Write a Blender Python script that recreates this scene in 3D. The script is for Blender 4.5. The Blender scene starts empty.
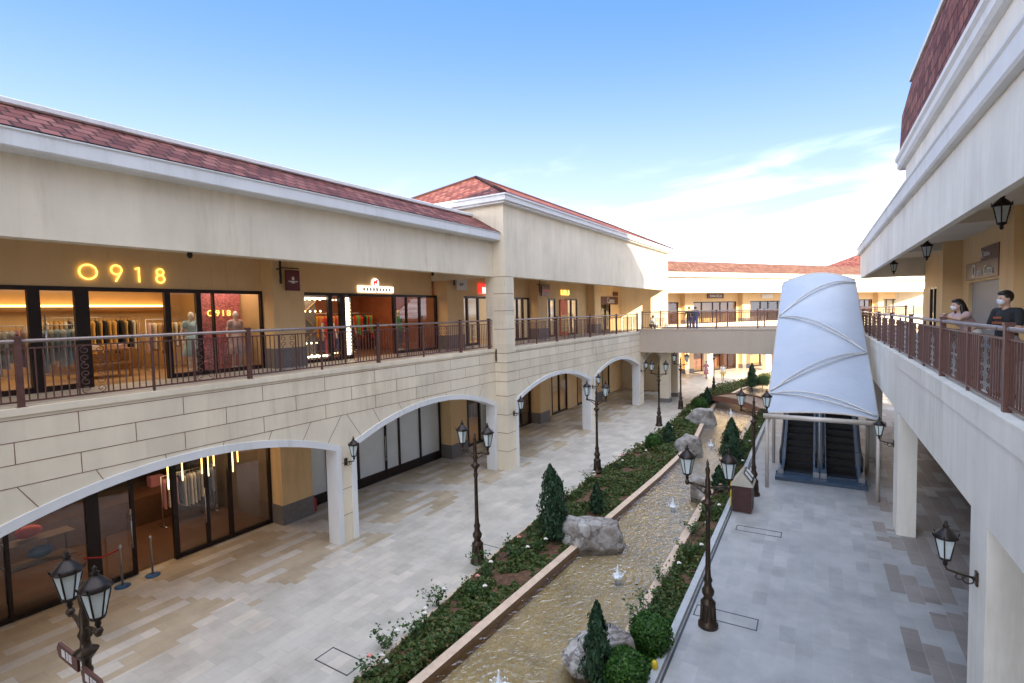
import bpy, bmesh, math, random
import numpy as np
from mathutils import Vector, Matrix, Quaternion
random.seed(7)
rng = np.random.default_rng(11)
scene = bpy.context.scene
COL = scene.collection
PI = math.pi
DR = -0.0301447932                      # the right hand wing runs 1.7 degrees off the left hand one
RNX, RNY = math.cos(DR), -math.sin(DR)
RDX, RDY = math.sin(DR), math.cos(DR)
ROTR = -DR
BASE = {}

def w2r(x, y): return (x * RNX + y * RNY, x * RDX + y * RDY)
def r2w(n, d): return (n * RNX + d * RDX, n * RNY + d * RDY)

# ------------------------------------------------------------------ materials
def newmat(name):
    m = bpy.data.materials.new(name); m.use_nodes = True
    nt = m.node_tree
    return m, nt, nt.nodes, nt.links, nt.nodes['Principled BSDF']

def noise(nt, scale, detail=4, rough=.55, coord='Object', vec=None):
    n = nt.nodes.new('ShaderNodeTexNoise'); n.inputs['Scale'].default_value = scale
    n.inputs['Detail'].default_value = detail; n.inputs['Roughness'].default_value = rough
    if vec is None:
        t = nt.nodes.new('ShaderNodeTexCoord'); vec = t.outputs[coord]
    nt.links.new(vec, n.inputs['Vector'])
    return n

def ramp(nt, src, stops):
    r = nt.nodes.new('ShaderNodeValToRGB')
    e = r.color_ramp.elements
    while len(e) < len(stops): e.new(.5)
    for i, (p, c) in enumerate(stops):
        e[i].position = p; e[i].color = (*c, 1) if len(c) == 3 else c
    nt.links.new(src, r.inputs['Fac'])
    return r

def bump(nt, src, bsdf, strength=.2, dist=.02):
    b = nt.nodes.new('ShaderNodeBump'); b.inputs['Strength'].default_value = strength
    b.inputs['Distance'].default_value = dist
    nt.links.new(src, b.inputs['Height']); nt.links.new(b.outputs['Normal'], bsdf.inputs['Normal'])
    return b

def mat(name, col, rough=.6, metal=0., var=.12, scale=3., bmp=.0, bscale=60., spec=.5, emit=None, estr=0.):
    """plain surface with a little mottling in tone and roughness"""
    m, nt, N, L, b = newmat(name)
    b.inputs['Metallic'].default_value = metal
    b.inputs['Specular IOR Level'].default_value = spec
    if var:
        n = noise(nt, scale, 6, .6)
        lo = tuple(max(0, c * (1 - var)) for c in col); hi = tuple(min(1, c * (1 + var)) for c in col)
        r = ramp(nt, n.outputs['Fac'], [(.3, lo), (.7, hi)])
        L.new(r.outputs['Color'], b.inputs['Base Color'])
        mr = N.new('ShaderNodeMapRange'); mr.inputs['To Min'].default_value = max(.02, rough - .1)
        mr.inputs['To Max'].default_value = min(1, rough + .1)
        L.new(n.outputs['Fac'], mr.inputs['Value']); L.new(mr.outputs['Result'], b.inputs['Roughness'])
    else:
        b.inputs['Base Color'].default_value = (*col, 1); b.inputs['Roughness'].default_value = rough
    if bmp:
        bump(nt, noise(nt, bscale, 5).outputs['Fac'], b, bmp, .01)
    if emit:
        b.inputs['Emission Color'].default_value = (*emit, 1); b.inputs['Emission Strength'].default_value = estr
    return m

def wall_mat(name, col, streak=.10, bmp=.12, blocks=None):
    """painted render: broad mottling, faint vertical rain streaks, fine grain"""
    m, nt, N, L, b = newmat(name)
    t = N.new('ShaderNodeTexCoord')
    mp = N.new('ShaderNodeMapping'); mp.inputs['Scale'].default_value = (1.5, 1.5, .28)
    L.new(t.outputs['Object'], mp.inputs['Vector'])
    n1 = noise(nt, 1.0, 6, .6, vec=mp.outputs['Vector'])
    n2 = noise(nt, .55, 5, .6)
    a = N.new('ShaderNodeMath'); a.operation = 'ADD'
    L.new(n1.outputs['Fac'], a.inputs[0]); L.new(n2.outputs['Fac'], a.inputs[1])
    h = N.new('ShaderNodeMath'); h.operation = 'MULTIPLY'; h.inputs[1].default_value = .5
    L.new(a.outputs[0], h.inputs[0])
    lo = tuple(c * (1 - streak) for c in col); hi = tuple(min(1, c * (1 + streak * .5)) for c in col)
    r = ramp(nt, h.outputs[0], [(.36, lo), (.62, hi)])
    out = r.outputs['Color']
    # darker drips and patches of weathering with ragged edges
    mp2 = N.new('ShaderNodeMapping'); mp2.inputs['Scale'].default_value = (5, 5, .5); L.new(t.outputs['Object'], mp2.inputs['Vector'])
    n3 = noise(nt, 1.0, 8, .7, vec=mp2.outputs['Vector']); n4 = noise(nt, .35, 4, .6)
    pr_ = N.new('ShaderNodeMath'); pr_.operation = 'MULTIPLY'; L.new(n3.outputs['Fac'], pr_.inputs[0]); L.new(n4.outputs['Fac'], pr_.inputs[1])
    r3 = ramp(nt, pr_.outputs[0], [(.27, (1, 1, 1)), (.40, (.88, .865, .84))])
    mu = N.new('ShaderNodeMix'); mu.data_type = 'RGBA'; mu.blend_type = 'MULTIPLY'; mu.inputs['Factor'].default_value = 1
    L.new(out, mu.inputs['A']); L.new(r3.outputs['Color'], mu.inputs['B']); out = mu.outputs['Result']
    if blocks is not None:
        sp = N.new('ShaderNodeSeparateXYZ'); L.new(t.outputs['Object'], sp.inputs[0])
        ay = N.new('ShaderNodeMath'); ay.operation = 'ADD'; ay.inputs[1].default_value = -blocks; L.new(sp.outputs['Y'], ay.inputs[0])
        az_ = N.new('ShaderNodeMath'); az_.operation = 'ADD'; az_.inputs[1].default_value = -3.70; L.new(sp.outputs['Z'], az_.inputs[0])
        cb = N.new('ShaderNodeCombineXYZ'); L.new(ay.outputs[0], cb.inputs[0]); L.new(az_.outputs[0], cb.inputs[1])
        br = N.new('ShaderNodeTexBrick'); br.offset = .5; br.inputs['Scale'].default_value = 1; br.inputs['Brick Width'].default_value = 1.84; br.inputs['Row Height'].default_value = .387; br.inputs['Mortar Size'].default_value = 0
        br.inputs['Color1'].default_value = (.93, .925, .915, 1); br.inputs['Color2'].default_value = (1.06, 1.05, 1.04, 1); L.new(cb.outputs[0], br.inputs['Vector'])
        gt = N.new('ShaderNodeMath'); gt.operation = 'GREATER_THAN'; gt.inputs[1].default_value = 3.70; L.new(sp.outputs['Z'], gt.inputs[0])
        mb_ = N.new('ShaderNodeMix'); mb_.data_type = 'RGBA'; mb_.blend_type = 'MULTIPLY'; L.new(gt.outputs[0], mb_.inputs['Factor']); L.new(out, mb_.inputs['A']); L.new(br.outputs['Color'], mb_.inputs['B']); out = mb_.outputs['Result']
    L.new(out, b.inputs['Base Color'])
    b.inputs['Roughness'].default_value = .82; b.inputs['Specular IOR Level'].default_value = .25
    bump(nt, noise(nt, 70, 4).outputs['Fac'], b, bmp, .006)
    return m

def tile_mat(name, cols, tw=.34, th=.30):
    """rows of roof tiles laid out over the slope (UV in metres)"""
    m, nt, N, L, b = newmat(name)
    uv = N.new('ShaderNodeUVMap')
    br = N.new('ShaderNodeTexBrick'); br.offset = .5
    br.inputs['Scale'].default_value = 1; br.inputs['Brick Width'].default_value = tw
    br.inputs['Row Height'].default_value = th; br.inputs['Mortar Size'].default_value = .024
    br.inputs['Mortar Smooth'].default_value = .3; br.inputs['Bias'].default_value = 0
    br.inputs['Color1'].default_value = (0, 0, 0, 1); br.inputs['Color2'].default_value = (1, 1, 1, 1)
    br.inputs['Mortar'].default_value = (.5, .5, .5, 1)
    L.new(uv.outputs['UV'], br.inputs['Vector'])
    r = ramp(nt, br.outputs['Color'], [(0, cols[0]), (.35, cols[1]), (.7, cols[2]), (1, cols[3])])
    mx = N.new('ShaderNodeMix'); mx.data_type = 'RGBA'
    L.new(br.outputs['Fac'], mx.inputs['Factor']); L.new(r.outputs['Color'], mx.inputs['A'])
    mx.inputs['B'].default_value = (.05, .022, .02, 1)
    n = noise(nt, 5, 5)
    mu = N.new('ShaderNodeMix'); mu.data_type = 'RGBA'; mu.blend_type = 'MULTIPLY'; mu.inputs['Factor'].default_value = .5
    r2 = ramp(nt, n.outputs['Fac'], [(.3, (.6, .6, .6)), (.7, (1.1, 1.1, 1.1))])
    L.new(mx.outputs['Result'], mu.inputs['A']); L.new(r2.outputs['Color'], mu.inputs['B'])
    L.new(mu.outputs['Result'], b.inputs['Base Color'])
    b.inputs['Roughness'].default_value = .75; b.inputs['Specular IOR Level'].default_value = .2
    # each tile lifts towards its lower edge
    sp = N.new('ShaderNodeSeparateXYZ'); L.new(uv.outputs['UV'], sp.inputs[0])
    d = N.new('ShaderNodeMath'); d.operation = 'DIVIDE'; d.inputs[1].default_value = th; L.new(sp.outputs['Y'], d.inputs[0])
    f = N.new('ShaderNodeMath'); f.operation = 'FRACT'; L.new(d.outputs[0], f.inputs[0])
    i = N.new('ShaderNodeMath'); i.operation = 'SUBTRACT'; i.inputs[0].default_value = 1; L.new(f.outputs[0], i.inputs[1])
    s = N.new('ShaderNodeMath'); s.operation = 'SUBTRACT'; L.new(i.outputs[0], s.inputs[0]); L.new(br.outputs['Fac'], s.inputs[1])
    bump(nt, s.outputs[0], b, .9, .05)
    return m

def paving_mat(name, stops, bw, rh, mortar=(.3, .29, .27), rot=0., clump=.0, rough=.55, msize=.006):
    m, nt, N, L, b = newmat(name)
    t = N.new('ShaderNodeTexCoord')
    mp = N.new('ShaderNodeMapping'); mp.inputs['Rotation'].default_value = (0, 0, rot)
    L.new(t.outputs['Object'], mp.inputs['Vector'])
    br = N.new('ShaderNodeTexBrick'); br.offset = .5
    br.inputs['Scale'].default_value = 1; br.inputs['Brick Width'].default_value = bw
    br.inputs['Row Height'].default_value = rh; br.inputs['Mortar Size'].default_value = msize
    br.inputs['Color1'].default_value = (0, 0, 0, 1); br.inputs['Color2'].default_value = (1, 1, 1, 1)
    br.inputs['Mortar'].default_value = (.5, .5, .5, 1)
    L.new(mp.outputs['Vector'], br.inputs['Vector'])
    r = ramp(nt, br.outputs['Color'], stops)
    if clump: r.color_ramp.interpolation = 'CONSTANT'
    mx = N.new('ShaderNodeMix'); mx.data_type = 'RGBA'
    L.new(br.outputs['Fac'], mx.inputs['Factor']); L.new(r.outputs['Color'], mx.inputs['A'])
    mx.inputs['B'].default_value = (*mortar, 1)
    n = noise(nt, 1.1, 8, .65)
    mu = N.new('ShaderNodeMix'); mu.data_type = 'RGBA'; mu.blend_type = 'MULTIPLY'; mu.inputs['Factor'].default_value = 1
    r2 = ramp(nt, n.outputs['Fac'], [(.32, (.84, .83, .82)), (.62, (1.04, 1.04, 1.04))])
    L.new(mx.outputs['Result'], mu.inputs['A']); L.new(r2.outputs['Color'], mu.inputs['B'])
    L.new(mu.outputs['Result'], b.inputs['Base Color'])
    mr = N.new('ShaderNodeMapRange'); mr.inputs['To Min'].default_value = rough - .16; mr.inputs['To Max'].default_value = rough + .16
    L.new(n.outputs['Fac'], mr.inputs['Value']); L.new(mr.outputs['Result'], b.inputs['Roughness'])
    iv = N.new('ShaderNodeMath'); iv.operation = 'SUBTRACT'; iv.inputs[0].default_value = 1; L.new(br.outputs['Fac'], iv.inputs[1])
    bump(nt, iv.outputs[0], b, .25, .006)
    return m

def leaf_mat(name, stops, rough=.5):
    m, nt, N, L, b = newmat(name)
    g = N.new('ShaderNodeNewGeometry')
    r = ramp(nt, g.outputs['Random Per Island'], stops)
    L.new(r.outputs['Color'], b.inputs['Base Color']); b.inputs['Roughness'].default_value = rough
    b.inputs['Specular IOR Level'].default_value = .35
    tr = N.new('ShaderNodeBsdfTranslucent'); L.new(r.outputs['Color'], tr.inputs['Color'])
    ms = N.new('ShaderNodeMixShader'); ms.inputs[0].default_value = .25
    L.new(b.outputs[0], ms.inputs[1]); L.new(tr.outputs[0], ms.inputs[2])
    L.new(ms.outputs[0], N['Material Output'].inputs['Surface'])
    return m

def glass_mat(name, tint=(.93, .96, .95), refl=1.0, rough=.0):
    m, nt, N, L, b = newmat(name)
    N.remove(b)
    lw = N.new('ShaderNodeLayerWeight'); lw.inputs['Blend'].default_value = .5
    pw = N.new('ShaderNodeMath'); pw.operation = 'POWER'; pw.inputs[1].default_value = 4.5; L.new(lw.outputs['Facing'], pw.inputs[0])
    k = N.new('ShaderNodeMath'); k.operation = 'MULTIPLY_ADD'; k.inputs[1].default_value = .92; k.inputs[2].default_value = .06 * refl; k.use_clamp = True
    L.new(pw.outputs[0], k.inputs[0])
    t = N.new('ShaderNodeBsdfTransparent'); t.inputs['Color'].default_value = (*tint, 1)
    gl = N.new('ShaderNodeBsdfGlossy'); gl.inputs['Roughness'].default_value = rough
    ms = N.new('ShaderNodeMixShader')
    L.new(k.outputs[0], ms.inputs[0]); L.new(t.outputs[0], ms.inputs[1]); L.new(gl.outputs[0], ms.inputs[2])
    L.new(ms.outputs[0], N['Material Output'].inputs['Surface'])
    return m

def emit_mat(name, col, s):
    m, nt, N, L, b = newmat(name)
    b.inputs['Base Color'].default_value = (*[min(1, c) for c in col], 1)
    b.inputs['Emission Color'].default_value = (*col, 1); b.inputs['Emission Strength'].default_value = s
    return m

M = {}
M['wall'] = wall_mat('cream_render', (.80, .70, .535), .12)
M['wall_b'] = wall_mat('cream_block_render', (.80, .70, .535), .12, blocks=.35 - 14.8 - 0)
M['wall_bt'] = wall_mat('cream_block_render', (.80, .70, .535), .12, blocks=.35 + .6)
M['wall_p'] = wall_mat('pale_cream_render', (.84, .79, .70), .12)
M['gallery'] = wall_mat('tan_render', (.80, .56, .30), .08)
M['soffit'] = wall_mat('soffit_paint', (.72, .66, .56), .05)
M['white'] = wall_mat('white_trim_paint', (.74, .735, .72), .07, .05)
M['joint'] = mat('joint_sealant', (.22, .095, .06), .8, var=.2)
M['plinth'] = mat('grey_plinth_tile', (.17, .155, .15), .5, var=.15, scale=8)
M['tile'] = tile_mat('clay_tile', [(.13, .038, .034), (.22, .068, .056), (.34, .130, .105), (.175, .052, .046)])
M['tile_far'] = tile_mat('clay_tile_orange', [(.17, .075, .05), (.24, .115, .075), (.32, .165, .11), (.19, .085, .06)], .36, .30)
M['slab'] = paving_mat('gallery_floor_tile', [(0, (.44, .42, .38)), (1, (.52, .5, .46))], .6, .6)
M['metal_brown'] = mat('brown_railing_paint', (.135, .062, .05), .38, .25, var=.18, scale=9)
M['rail_top'] = mat('worn_handrail', (.36, .29, .27), .3, .55, var=.12, scale=6)
M['black_metal'] = mat('black_iron', (.028, .02, .017), .36, .5, var=.3, scale=10, bmp=.1)
M['bronze'] = mat('bronze_iron', (.060, .040, .027), .38, .6, var=.35, scale=7, bmp=.15)
M['frame'] = mat('dark_window_frame', (.022, .013, .011), .35, .3, var=.2)
M['glass'] = glass_mat('shop_glass', refl=1.5)
M['glass_lamp'] = mat('frosted_lamp_glass', (.62, .70, .70), .25, var=.05)
M['panel'] = mat('frosted_white_panel', (.78, .84, .88), .2, var=.05, scale=1.2)
M['steel'] = mat('brushed_steel', (.55, .56, .58), .3, .9, var=.08)
M['wood'] = mat('shop_wood', (.36, .19, .07), .5, var=.25, scale=4)
M['dark_wood'] = mat('dark_wood', (.085, .04, .022), .5, var=.25, scale=4)
M['shop_wall'] = mat('warm_shop_wall', (.55, .36, .16), .6, var=.06)
M['shop_dark'] = mat('dark_shop_wall', (.13, .10, .085), .6, var=.15)
M['shop_white'] = mat('white_shop_wall', (.62, .58, .52), .6, var=.05)
M['shop_red'] = mat('burgundy_shop_wall', (.26, .10, .055), .55, var=.2)
M['shop_floor'] = mat('shop_floor', (.34, .22, .12), .35, var=.12)
M['dark_red_wood'] = mat('red_brown_wood', (.055, .018, .014), .45, var=.25, scale=5)
M['gold_dim'] = mat('brass_letter', (.50, .33, .14), .4, .5, var=.1)
M['poster_yel'] = mat('yellow_print', (.75, .45, .12), .5, var=.3, scale=6)
M['cop'] = mat('channel_coping_stone', (.62, .46, .34), .7, var=.14, scale=6, bmp=.2, bscale=40)
M['kerb'] = mat('grey_kerb_stone', (.44, .45, .46), .65, var=.1, scale=5, bmp=.15)
M['slot'] = mat('slot_drain', (.05, .055, .06), .5, var=.2)

M['skin'] = mat('skin', (.52, .32, .23), .5, var=.05)
M['hair'] = mat('black_hair', (.012, .009, .008), .4, var=.2, scale=40)
M['mask'] = mat('pale_mask', (.62, .66, .72), .7, var=.03)
M['eye'] = mat('eye', (.02, .015, .012), .2, var=0)
M['led_gold'] = emit_mat('gold_letter', (1.0, .66, .12), .62)
M['led_white'] = emit_mat('white_letter', (1.0, .93, .82), .5)
M['led_red'] = emit_mat('red_letter', (1.0, .03, .02), .35)
M['bulb'] = emit_mat('warm_bulb', (1.0, .72, .38), 2.2)
M['cove'] = emit_mat('warm_cove', (1.0, .55, .16), 1.6)
M['cove_w'] = emit_mat('pale_cove', (1.0, .85, .62), 1.6)
M['poster_red'] = mat('orange_poster', (.75, .12, .02), .5, var=.25, scale=5)
M['burgundy'] = mat('burgundy_sign', (.12, .012, .014), .35, var=.15)
M['sign_white'] = mat('sign_white', (.72, .70, .68), .5, var=.04)
M['sign_brown'] = mat('brown_sign', (.13, .055, .045), .45, var=.15)
M['sign_text'] = mat('sign_text_white', (.78, .76, .74), .5, var=0)
M['sign_dark'] = mat('sign_text_dark', (.03, .025, .03), .5, var=0)
M['shutter'] = mat('grey_shutter', (.30, .30, .31), .5, var=.06)
M['rose_w'] = mat('white_petal', (.80, .74, .68), .6, var=.08)
M['rose_p'] = mat('pink_petal', (.75, .28, .24), .6, var=.12)
M['red'] = mat('red_paint', (.48, .02, .018), .35, var=.1)
M['yellow'] = mat('yellow_plastic', (.72, .50, .03), .4, var=.08)
M['blue'] = mat('blue_paint', (.03, .12, .28), .5, var=.15)
M['water_jet'] = glass_mat('foam_water', (.9, .93, .95), 2.0, .3)

def stone_mat():
    m, nt, N, L, b = newmat('boulder_stone')
    n = noise(nt, 2.2, 9, .62); n2 = noise(nt, 14, 6, .6)
    r = ramp(nt, n.outputs['Fac'], [(.28, (.12, .10, .085)), (.44, (.27, .235, .21)), (.52, (.36, .335, .315)), (.72, (.50, .48, .465))])
    L.new(r.outputs['Color'], b.inputs['Base Color']); b.inputs['Roughness'].default_value = .85
    v = nt.nodes.new('ShaderNodeTexVoronoi'); v.feature = 'DISTANCE_TO_EDGE'; v.inputs['Scale'].default_value = 1.7
    tc = N.new('ShaderNodeTexCoord'); ad = N.new('ShaderNodeVectorMath'); L.new(tc.outputs['Object'], ad.inputs[0]); L.new(n.outputs['Color'], ad.inputs[1]); L.new(ad.outputs[0], v.inputs['Vector'])
    cr = N.new('ShaderNodeMapRange'); cr.inputs['From Max'].default_value = .05; L.new(v.outputs['Distance'], cr.inputs['Value'])
    sm = N.new('ShaderNodeMath'); sm.operation = 'MULTIPLY_ADD'; sm.inputs[1].default_value = .7; L.new(n2.outputs['Fac'], sm.inputs[0]); L.new(cr.outputs['Result'], sm.inputs[2])
    bump(nt, sm.outputs[0], b, .8, .05)
    return m
M['stone'] = stone_mat()

def soil_mat():
    m, nt, N, L, b = newmat('planting_soil')
    n = noise(nt, 9, 9, .7)
    r = ramp(nt, n.outputs['Fac'], [(.3, (.045, .022, .012)), (.52, (.13, .065, .035)), (.75, (.22, .125, .07))])
    L.new(r.outputs['Color'], b.inputs['Base Color']); b.inputs['Roughness'].default_value = .95
    bump(nt, n.outputs['Fac'], b, 1., .05)
    return m
M['soil'] = soil_mat()

def bottom_mat():
    m, nt, N, L, b = newmat('channel_floor_pebble')
    t = N.new('ShaderNodeTexCoord')
    v = N.new('ShaderNodeTexVoronoi'); v.inputs['Scale'].default_value = 26; L.new(t.outputs['Object'], v.inputs['Vector'])
    sp = N.new('ShaderNodeSeparateColor'); L.new(v.outputs['Color'], sp.inputs[0])
    r = ramp(nt, sp.outputs[0], [(0, (.37, .285, .15)), (.5, (.45, .35, .195)), (1, (.53, .42, .25))])
    n = noise(nt, 1.2, 5); mu = N.new('ShaderNodeMix'); mu.data_type = 'RGBA'; mu.blend_type = 'MULTIPLY'; mu.inputs['Factor'].default_value = .7
    r2 = ramp(nt, n.outputs['Fac'], [(.3, (.62, .62, .58)), (.7, (1.1, 1.08, 1.0))])
    L.new(r.outputs['Color'], mu.inputs['A']); L.new(r2.outputs['Color'], mu.inputs['B'])
    L.new(mu.outputs['Result'], b.inputs['Base Color']); b.inputs['Roughness'].default_value = .8
    return m
M['bottom'] = bottom_mat()

def water_mat():
    m, nt, N, L, b = newmat('rippled_water')
    N.remove(b)
    t = N.new('ShaderNodeTexCoord')
    mp = N.new('ShaderNodeMapping'); mp.inputs['Scale'].default_value = (1., .75, 1.); L.new(t.outputs['Object'], mp.inputs['Vector'])
    n1 = noise(nt, 5.5, 2, .45, vec=mp.outputs['Vector']); n1.inputs['Distortion'].default_value = 1.1
    n2 = noise(nt, 17, 2, .5, vec=mp.outputs['Vector'])
    a = N.new('ShaderNodeMath'); a.operation = 'MULTIPLY_ADD'; a.inputs[1].default_value = .2
    L.new(n2.outputs['Fac'], a.inputs[0]); L.new(n1.outputs['Fac'], a.inputs[2])
    src = a.outputs[0]
    for (fx, fy) in FOUNT[:3]:          # rings spreading from each jet
        cx, cy = fx, fy
        sp = N.new('ShaderNodeVectorMath'); sp.operation = 'DISTANCE'
        L.new(t.outputs['Object'], sp.inputs[0]); sp.inputs[1].default_value = (cx, cy, WATER_Z)
        k = N.new('ShaderNodeMath'); k.operation = 'MULTIPLY'; k.inputs[1].default_value = 32; L.new(sp.outputs['Value'], k.inputs[0])
        s = N.new('ShaderNodeMath'); s.operation = 'SINE'; L.new(k.outputs[0], s.inputs[0])
        mr = N.new('ShaderNodeMapRange'); mr.inputs['From Min'].default_value = .1; mr.inputs['From Max'].default_value = 1.3
        mr.inputs['To Min'].default_value = .16; mr.inputs['To Max'].default_value = 0; L.new(sp.outputs['Value'], mr.inputs['Value'])
        q = N.new('ShaderNodeMath'); q.operation = 'MULTIPLY_ADD'
        L.new(s.outputs[0], q.inputs[0]); L.new(mr.outputs['Result'], q.inputs[1]); L.new(src, q.inputs[2]); src = q.outputs[0]
    bp = N.new('ShaderNodeBump'); bp.inputs['Strength'].default_value = 1.; bp.inputs['Distance'].default_value = .05
    L.new(src, bp.inputs['Height'])
    fr = N.new('ShaderNodeFresnel'); fr.inputs['IOR'].default_value = 1.33; pass
    k = N.new('ShaderNodeMath'); k.operation = 'MULTIPLY'; k.inputs[1].default_value = 3.0; k.use_clamp = True; L.new(fr.outputs[0], k.inputs[0])
    tr = N.new('ShaderNodeBsdfRefraction'); tr.inputs['IOR'].default_value = 1.33; tr.inputs['Color'].default_value = (.95, .92, .85, 1); tr.inputs['Roughness'].default_value = .0
    L.new(bp.outputs[0], tr.inputs['Normal'])
    tt = N.new('ShaderNodeBsdfTransparent'); tt.inputs['Color'].default_value = (.95, .91, .82, 1)
    m0 = N.new('ShaderNodeMixShader'); m0.inputs[0].default_value = .0; L.new(tt.outputs[0], m0.inputs[1]); L.new(tr.outputs[0], m0.inputs[2])
    gl = N.new('ShaderNodeBsdfGlossy'); gl.inputs['Roughness'].default_value = .03; L.new(bp.outputs[0], gl.inputs['Normal'])
    ms = N.new('ShaderNodeMixShader'); L.new(k.outputs[0], ms.inputs[0]); L.new(m0.outputs[0], ms.inputs[1]); L.new(gl.outputs[0], ms.inputs[2])
    L.new(ms.outputs[0], N['Material Output'].inputs['Surface'])
    return m

# ------------------------------------------------------------------ mesh builder
class MB:
    def __init__(s): s.v = []; s.f = []; s.m = []; s.uv = {}; s.sm = []
    def add(s, vs, fs, mi=0, smooth=False):
        o = len(s.v); s.v.extend([tuple(map(float, p)) for p in vs])
        for f in fs: s.f.append(tuple(i + o for i in f)); s.m.append(mi); s.sm.append(smooth)
        return s
    def quad(s, a, b, c, d, mi=0, uv=None):
        if uv: s.uv[len(s.f)] = uv
        return s.add([a, b, c, d], [(0, 1, 2, 3)], mi)
    def poly(s, pts, mi=0, uv=None):
        if uv: s.uv[len(s.f)] = uv
        return s.add(pts, [tuple(range(len(pts)))], mi)
    def box(s, x0, y0, z0, x1, y1, z1, mi=0):
        x0, x1 = sorted((x0, x1)); y0, y1 = sorted((y0, y1)); z0, z1 = sorted((z0, z1))
        v = [(x, y, z) for z in (z0, z1) for y in (y0, y1) for x in (x0, x1)]
        return s.add(v, [(0, 2, 3, 1), (4, 5, 7, 6), (0, 1, 5, 4), (2, 6, 7, 3), (0, 4, 6, 2), (1, 3, 7, 5)], mi)
    def obox(s, c, ax, hx, hy, z0, z1, mi=0):
        """box turned by angle ax about c"""
        ca, sa = math.cos(ax), math.sin(ax)
        P = [(c[0] + ca * a - sa * b, c[1] + sa * a + ca * b) for a, b in ((-hx, -hy), (hx, -hy), (hx, hy), (-hx, hy))]
        return s.prism(P, z0, z1, mi)
    def prism(s, P, z0, z1, mi=0):
        n = len(P)
        v = [(x, y, z0) for x, y in P] + [(x, y, z1) for x, y in P]
        f = [tuple(range(n - 1, -1, -1)), tuple(range(n, 2 * n))] + [(i, (i + 1) % n, n + (i + 1) % n, n + i) for i in range(n)]
        return s.add(v, f, mi)
    def extr(s, prof, axis, a0, a1, mi=0, smooth=False):
        """closed profile swept along an axis ('y': profile (x,z); 'x': profile (y,z))"""
        n = len(prof)
        if axis == 'y': v = [(p, a, q) for a in (a0, a1) for p, q in prof]
        else: v = [(a, p, q) for a in (a0, a1) for p, q in prof]
        f = [tuple(range(n)), tuple(range(2 * n - 1, n - 1, -1))] + [(i, n + i, n + (i + 1) % n, (i + 1) % n) for i in range(n)]
        return s.add(v, f, mi, smooth)
    def lathe(s, prof, cx=0, cy=0, seg=16, mi=0, smooth=True):
        v = []; f = []
        for r, z in prof:
            for k in range(seg):
                a = 2 * PI * k / seg; v.append((cx + r * math.cos(a), cy + r * math.sin(a), z))
        for i in range(len(prof) - 1):
            for k in range(seg):
                k2 = (k + 1) % seg
                f.append((i * seg + k, i * seg + k2, (i + 1) * seg + k2, (i + 1) * seg + k))
        f.append(tuple(range(seg - 1, -1, -1))); f.append(tuple((len(prof) - 1) * seg + k for k in range(seg)))
        return s.add(v, f, mi, smooth)
    def tube(s, pts, r, seg=8, mi=0, smooth=True, r2=None):
        pts = [Vector(p) for p in pts]; n = len(pts); v = []; f = []
        for i, p in enumerate(pts):
            t = (pts[min(i + 1, n - 1)] - pts[max(i - 1, 0)]).normalized()
            a = Vector((0, 0, 1)) if abs(t.z) < .9 else Vector((1, 0, 0))
            u = t.cross(a).normalized(); w = u.cross(t)
            rr = r if r2 is None else r + (r2 - r) * i / max(1, n - 1)
            for k in range(seg):
                q = 2 * PI * k / seg; v.append(p + u * (rr * math.cos(q)) + w * (rr * math.sin(q)))
        for i in range(n - 1):
            for k in range(seg):
                k2 = (k + 1) % seg; f.append((i * seg + k, i * seg + k2, (i + 1) * seg + k2, (i + 1) * seg + k))
        f.append(tuple(range(seg - 1, -1, -1))); f.append(tuple((n - 1) * seg + k for k in range(seg)))
        return s.add(v, f, mi, smooth)
    def ball(s, c, r, mi=0, seg=12, rings=8):
        rx, ry, rz = (r, r, r) if not hasattr(r, '__len__') else r
        v = [(c[0], c[1], c[2] - rz)]; f = []
        for i in range(1, rings):
            t = PI * i / rings
            for k in range(seg):
                a = 2 * PI * k / seg
                v.append((c[0] + rx * math.sin(t) * math.cos(a), c[1] + ry * math.sin(t) * math.sin(a), c[2] - rz * math.cos(t)))
        v.append((c[0], c[1], c[2] + rz)); top = len(v) - 1
        for k in range(seg): f.append((0, 1 + (k + 1) % seg, 1 + k))
        for i in range(rings - 2):
            for k in range(seg):
                a = 1 + i * seg; f.append((a + k, a + (k + 1) % seg, a + seg + (k + 1) % seg, a + seg + k))
        a = 1 + (rings - 2) * seg
        for k in range(seg): f.append((a + k, a + (k + 1) % seg, top))
        return s.add(v, f, mi, True)
    def build(s, name, mats, parent=None, frame=0, label=None):
        """link the collected shapes as ONE mesh object; coordinates are those of the frame, made local to the parent's thing"""
        me = bpy.data.meshes.new(name)
        b = (0, 0, 0)
        if parent is not None: b = BASE.get(parent.name, (0, 0, 0))
        me.from_pydata([(x - b[0], y - b[1], z - b[2]) for x, y, z in s.v], [], s.f)
        if not isinstance(mats, (list, tuple)): mats = [mats]
        for m in mats: me.materials.append(m)
        me.polygons.foreach_set('material_index', s.m)
        me.polygons.foreach_set('use_smooth', s.sm)
        if s.uv:
            uvl = me.uv_layers.new(name='UVMap')
            for fi, uv in s.uv.items():
                p = me.polygons[fi]
                for li, c in zip(p.loop_indices, uv): uvl.data[li].uv = c
        me.update()
        o = bpy.data.objects.new(name, me); COL.objects.link(o)
        if parent is not None:
            o.parent = parent; BASE[o.name] = b
        elif frame: o.rotation_euler.z = ROTR
        if label: o['label'] = label
        return o

def tag(o, label=None, cat=None, group=None, kind=None):
    if label: o['label'] = label
    if cat: o['category'] = cat
    if group: o['group'] = group
    if kind: o['kind'] = kind
    return o

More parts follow.
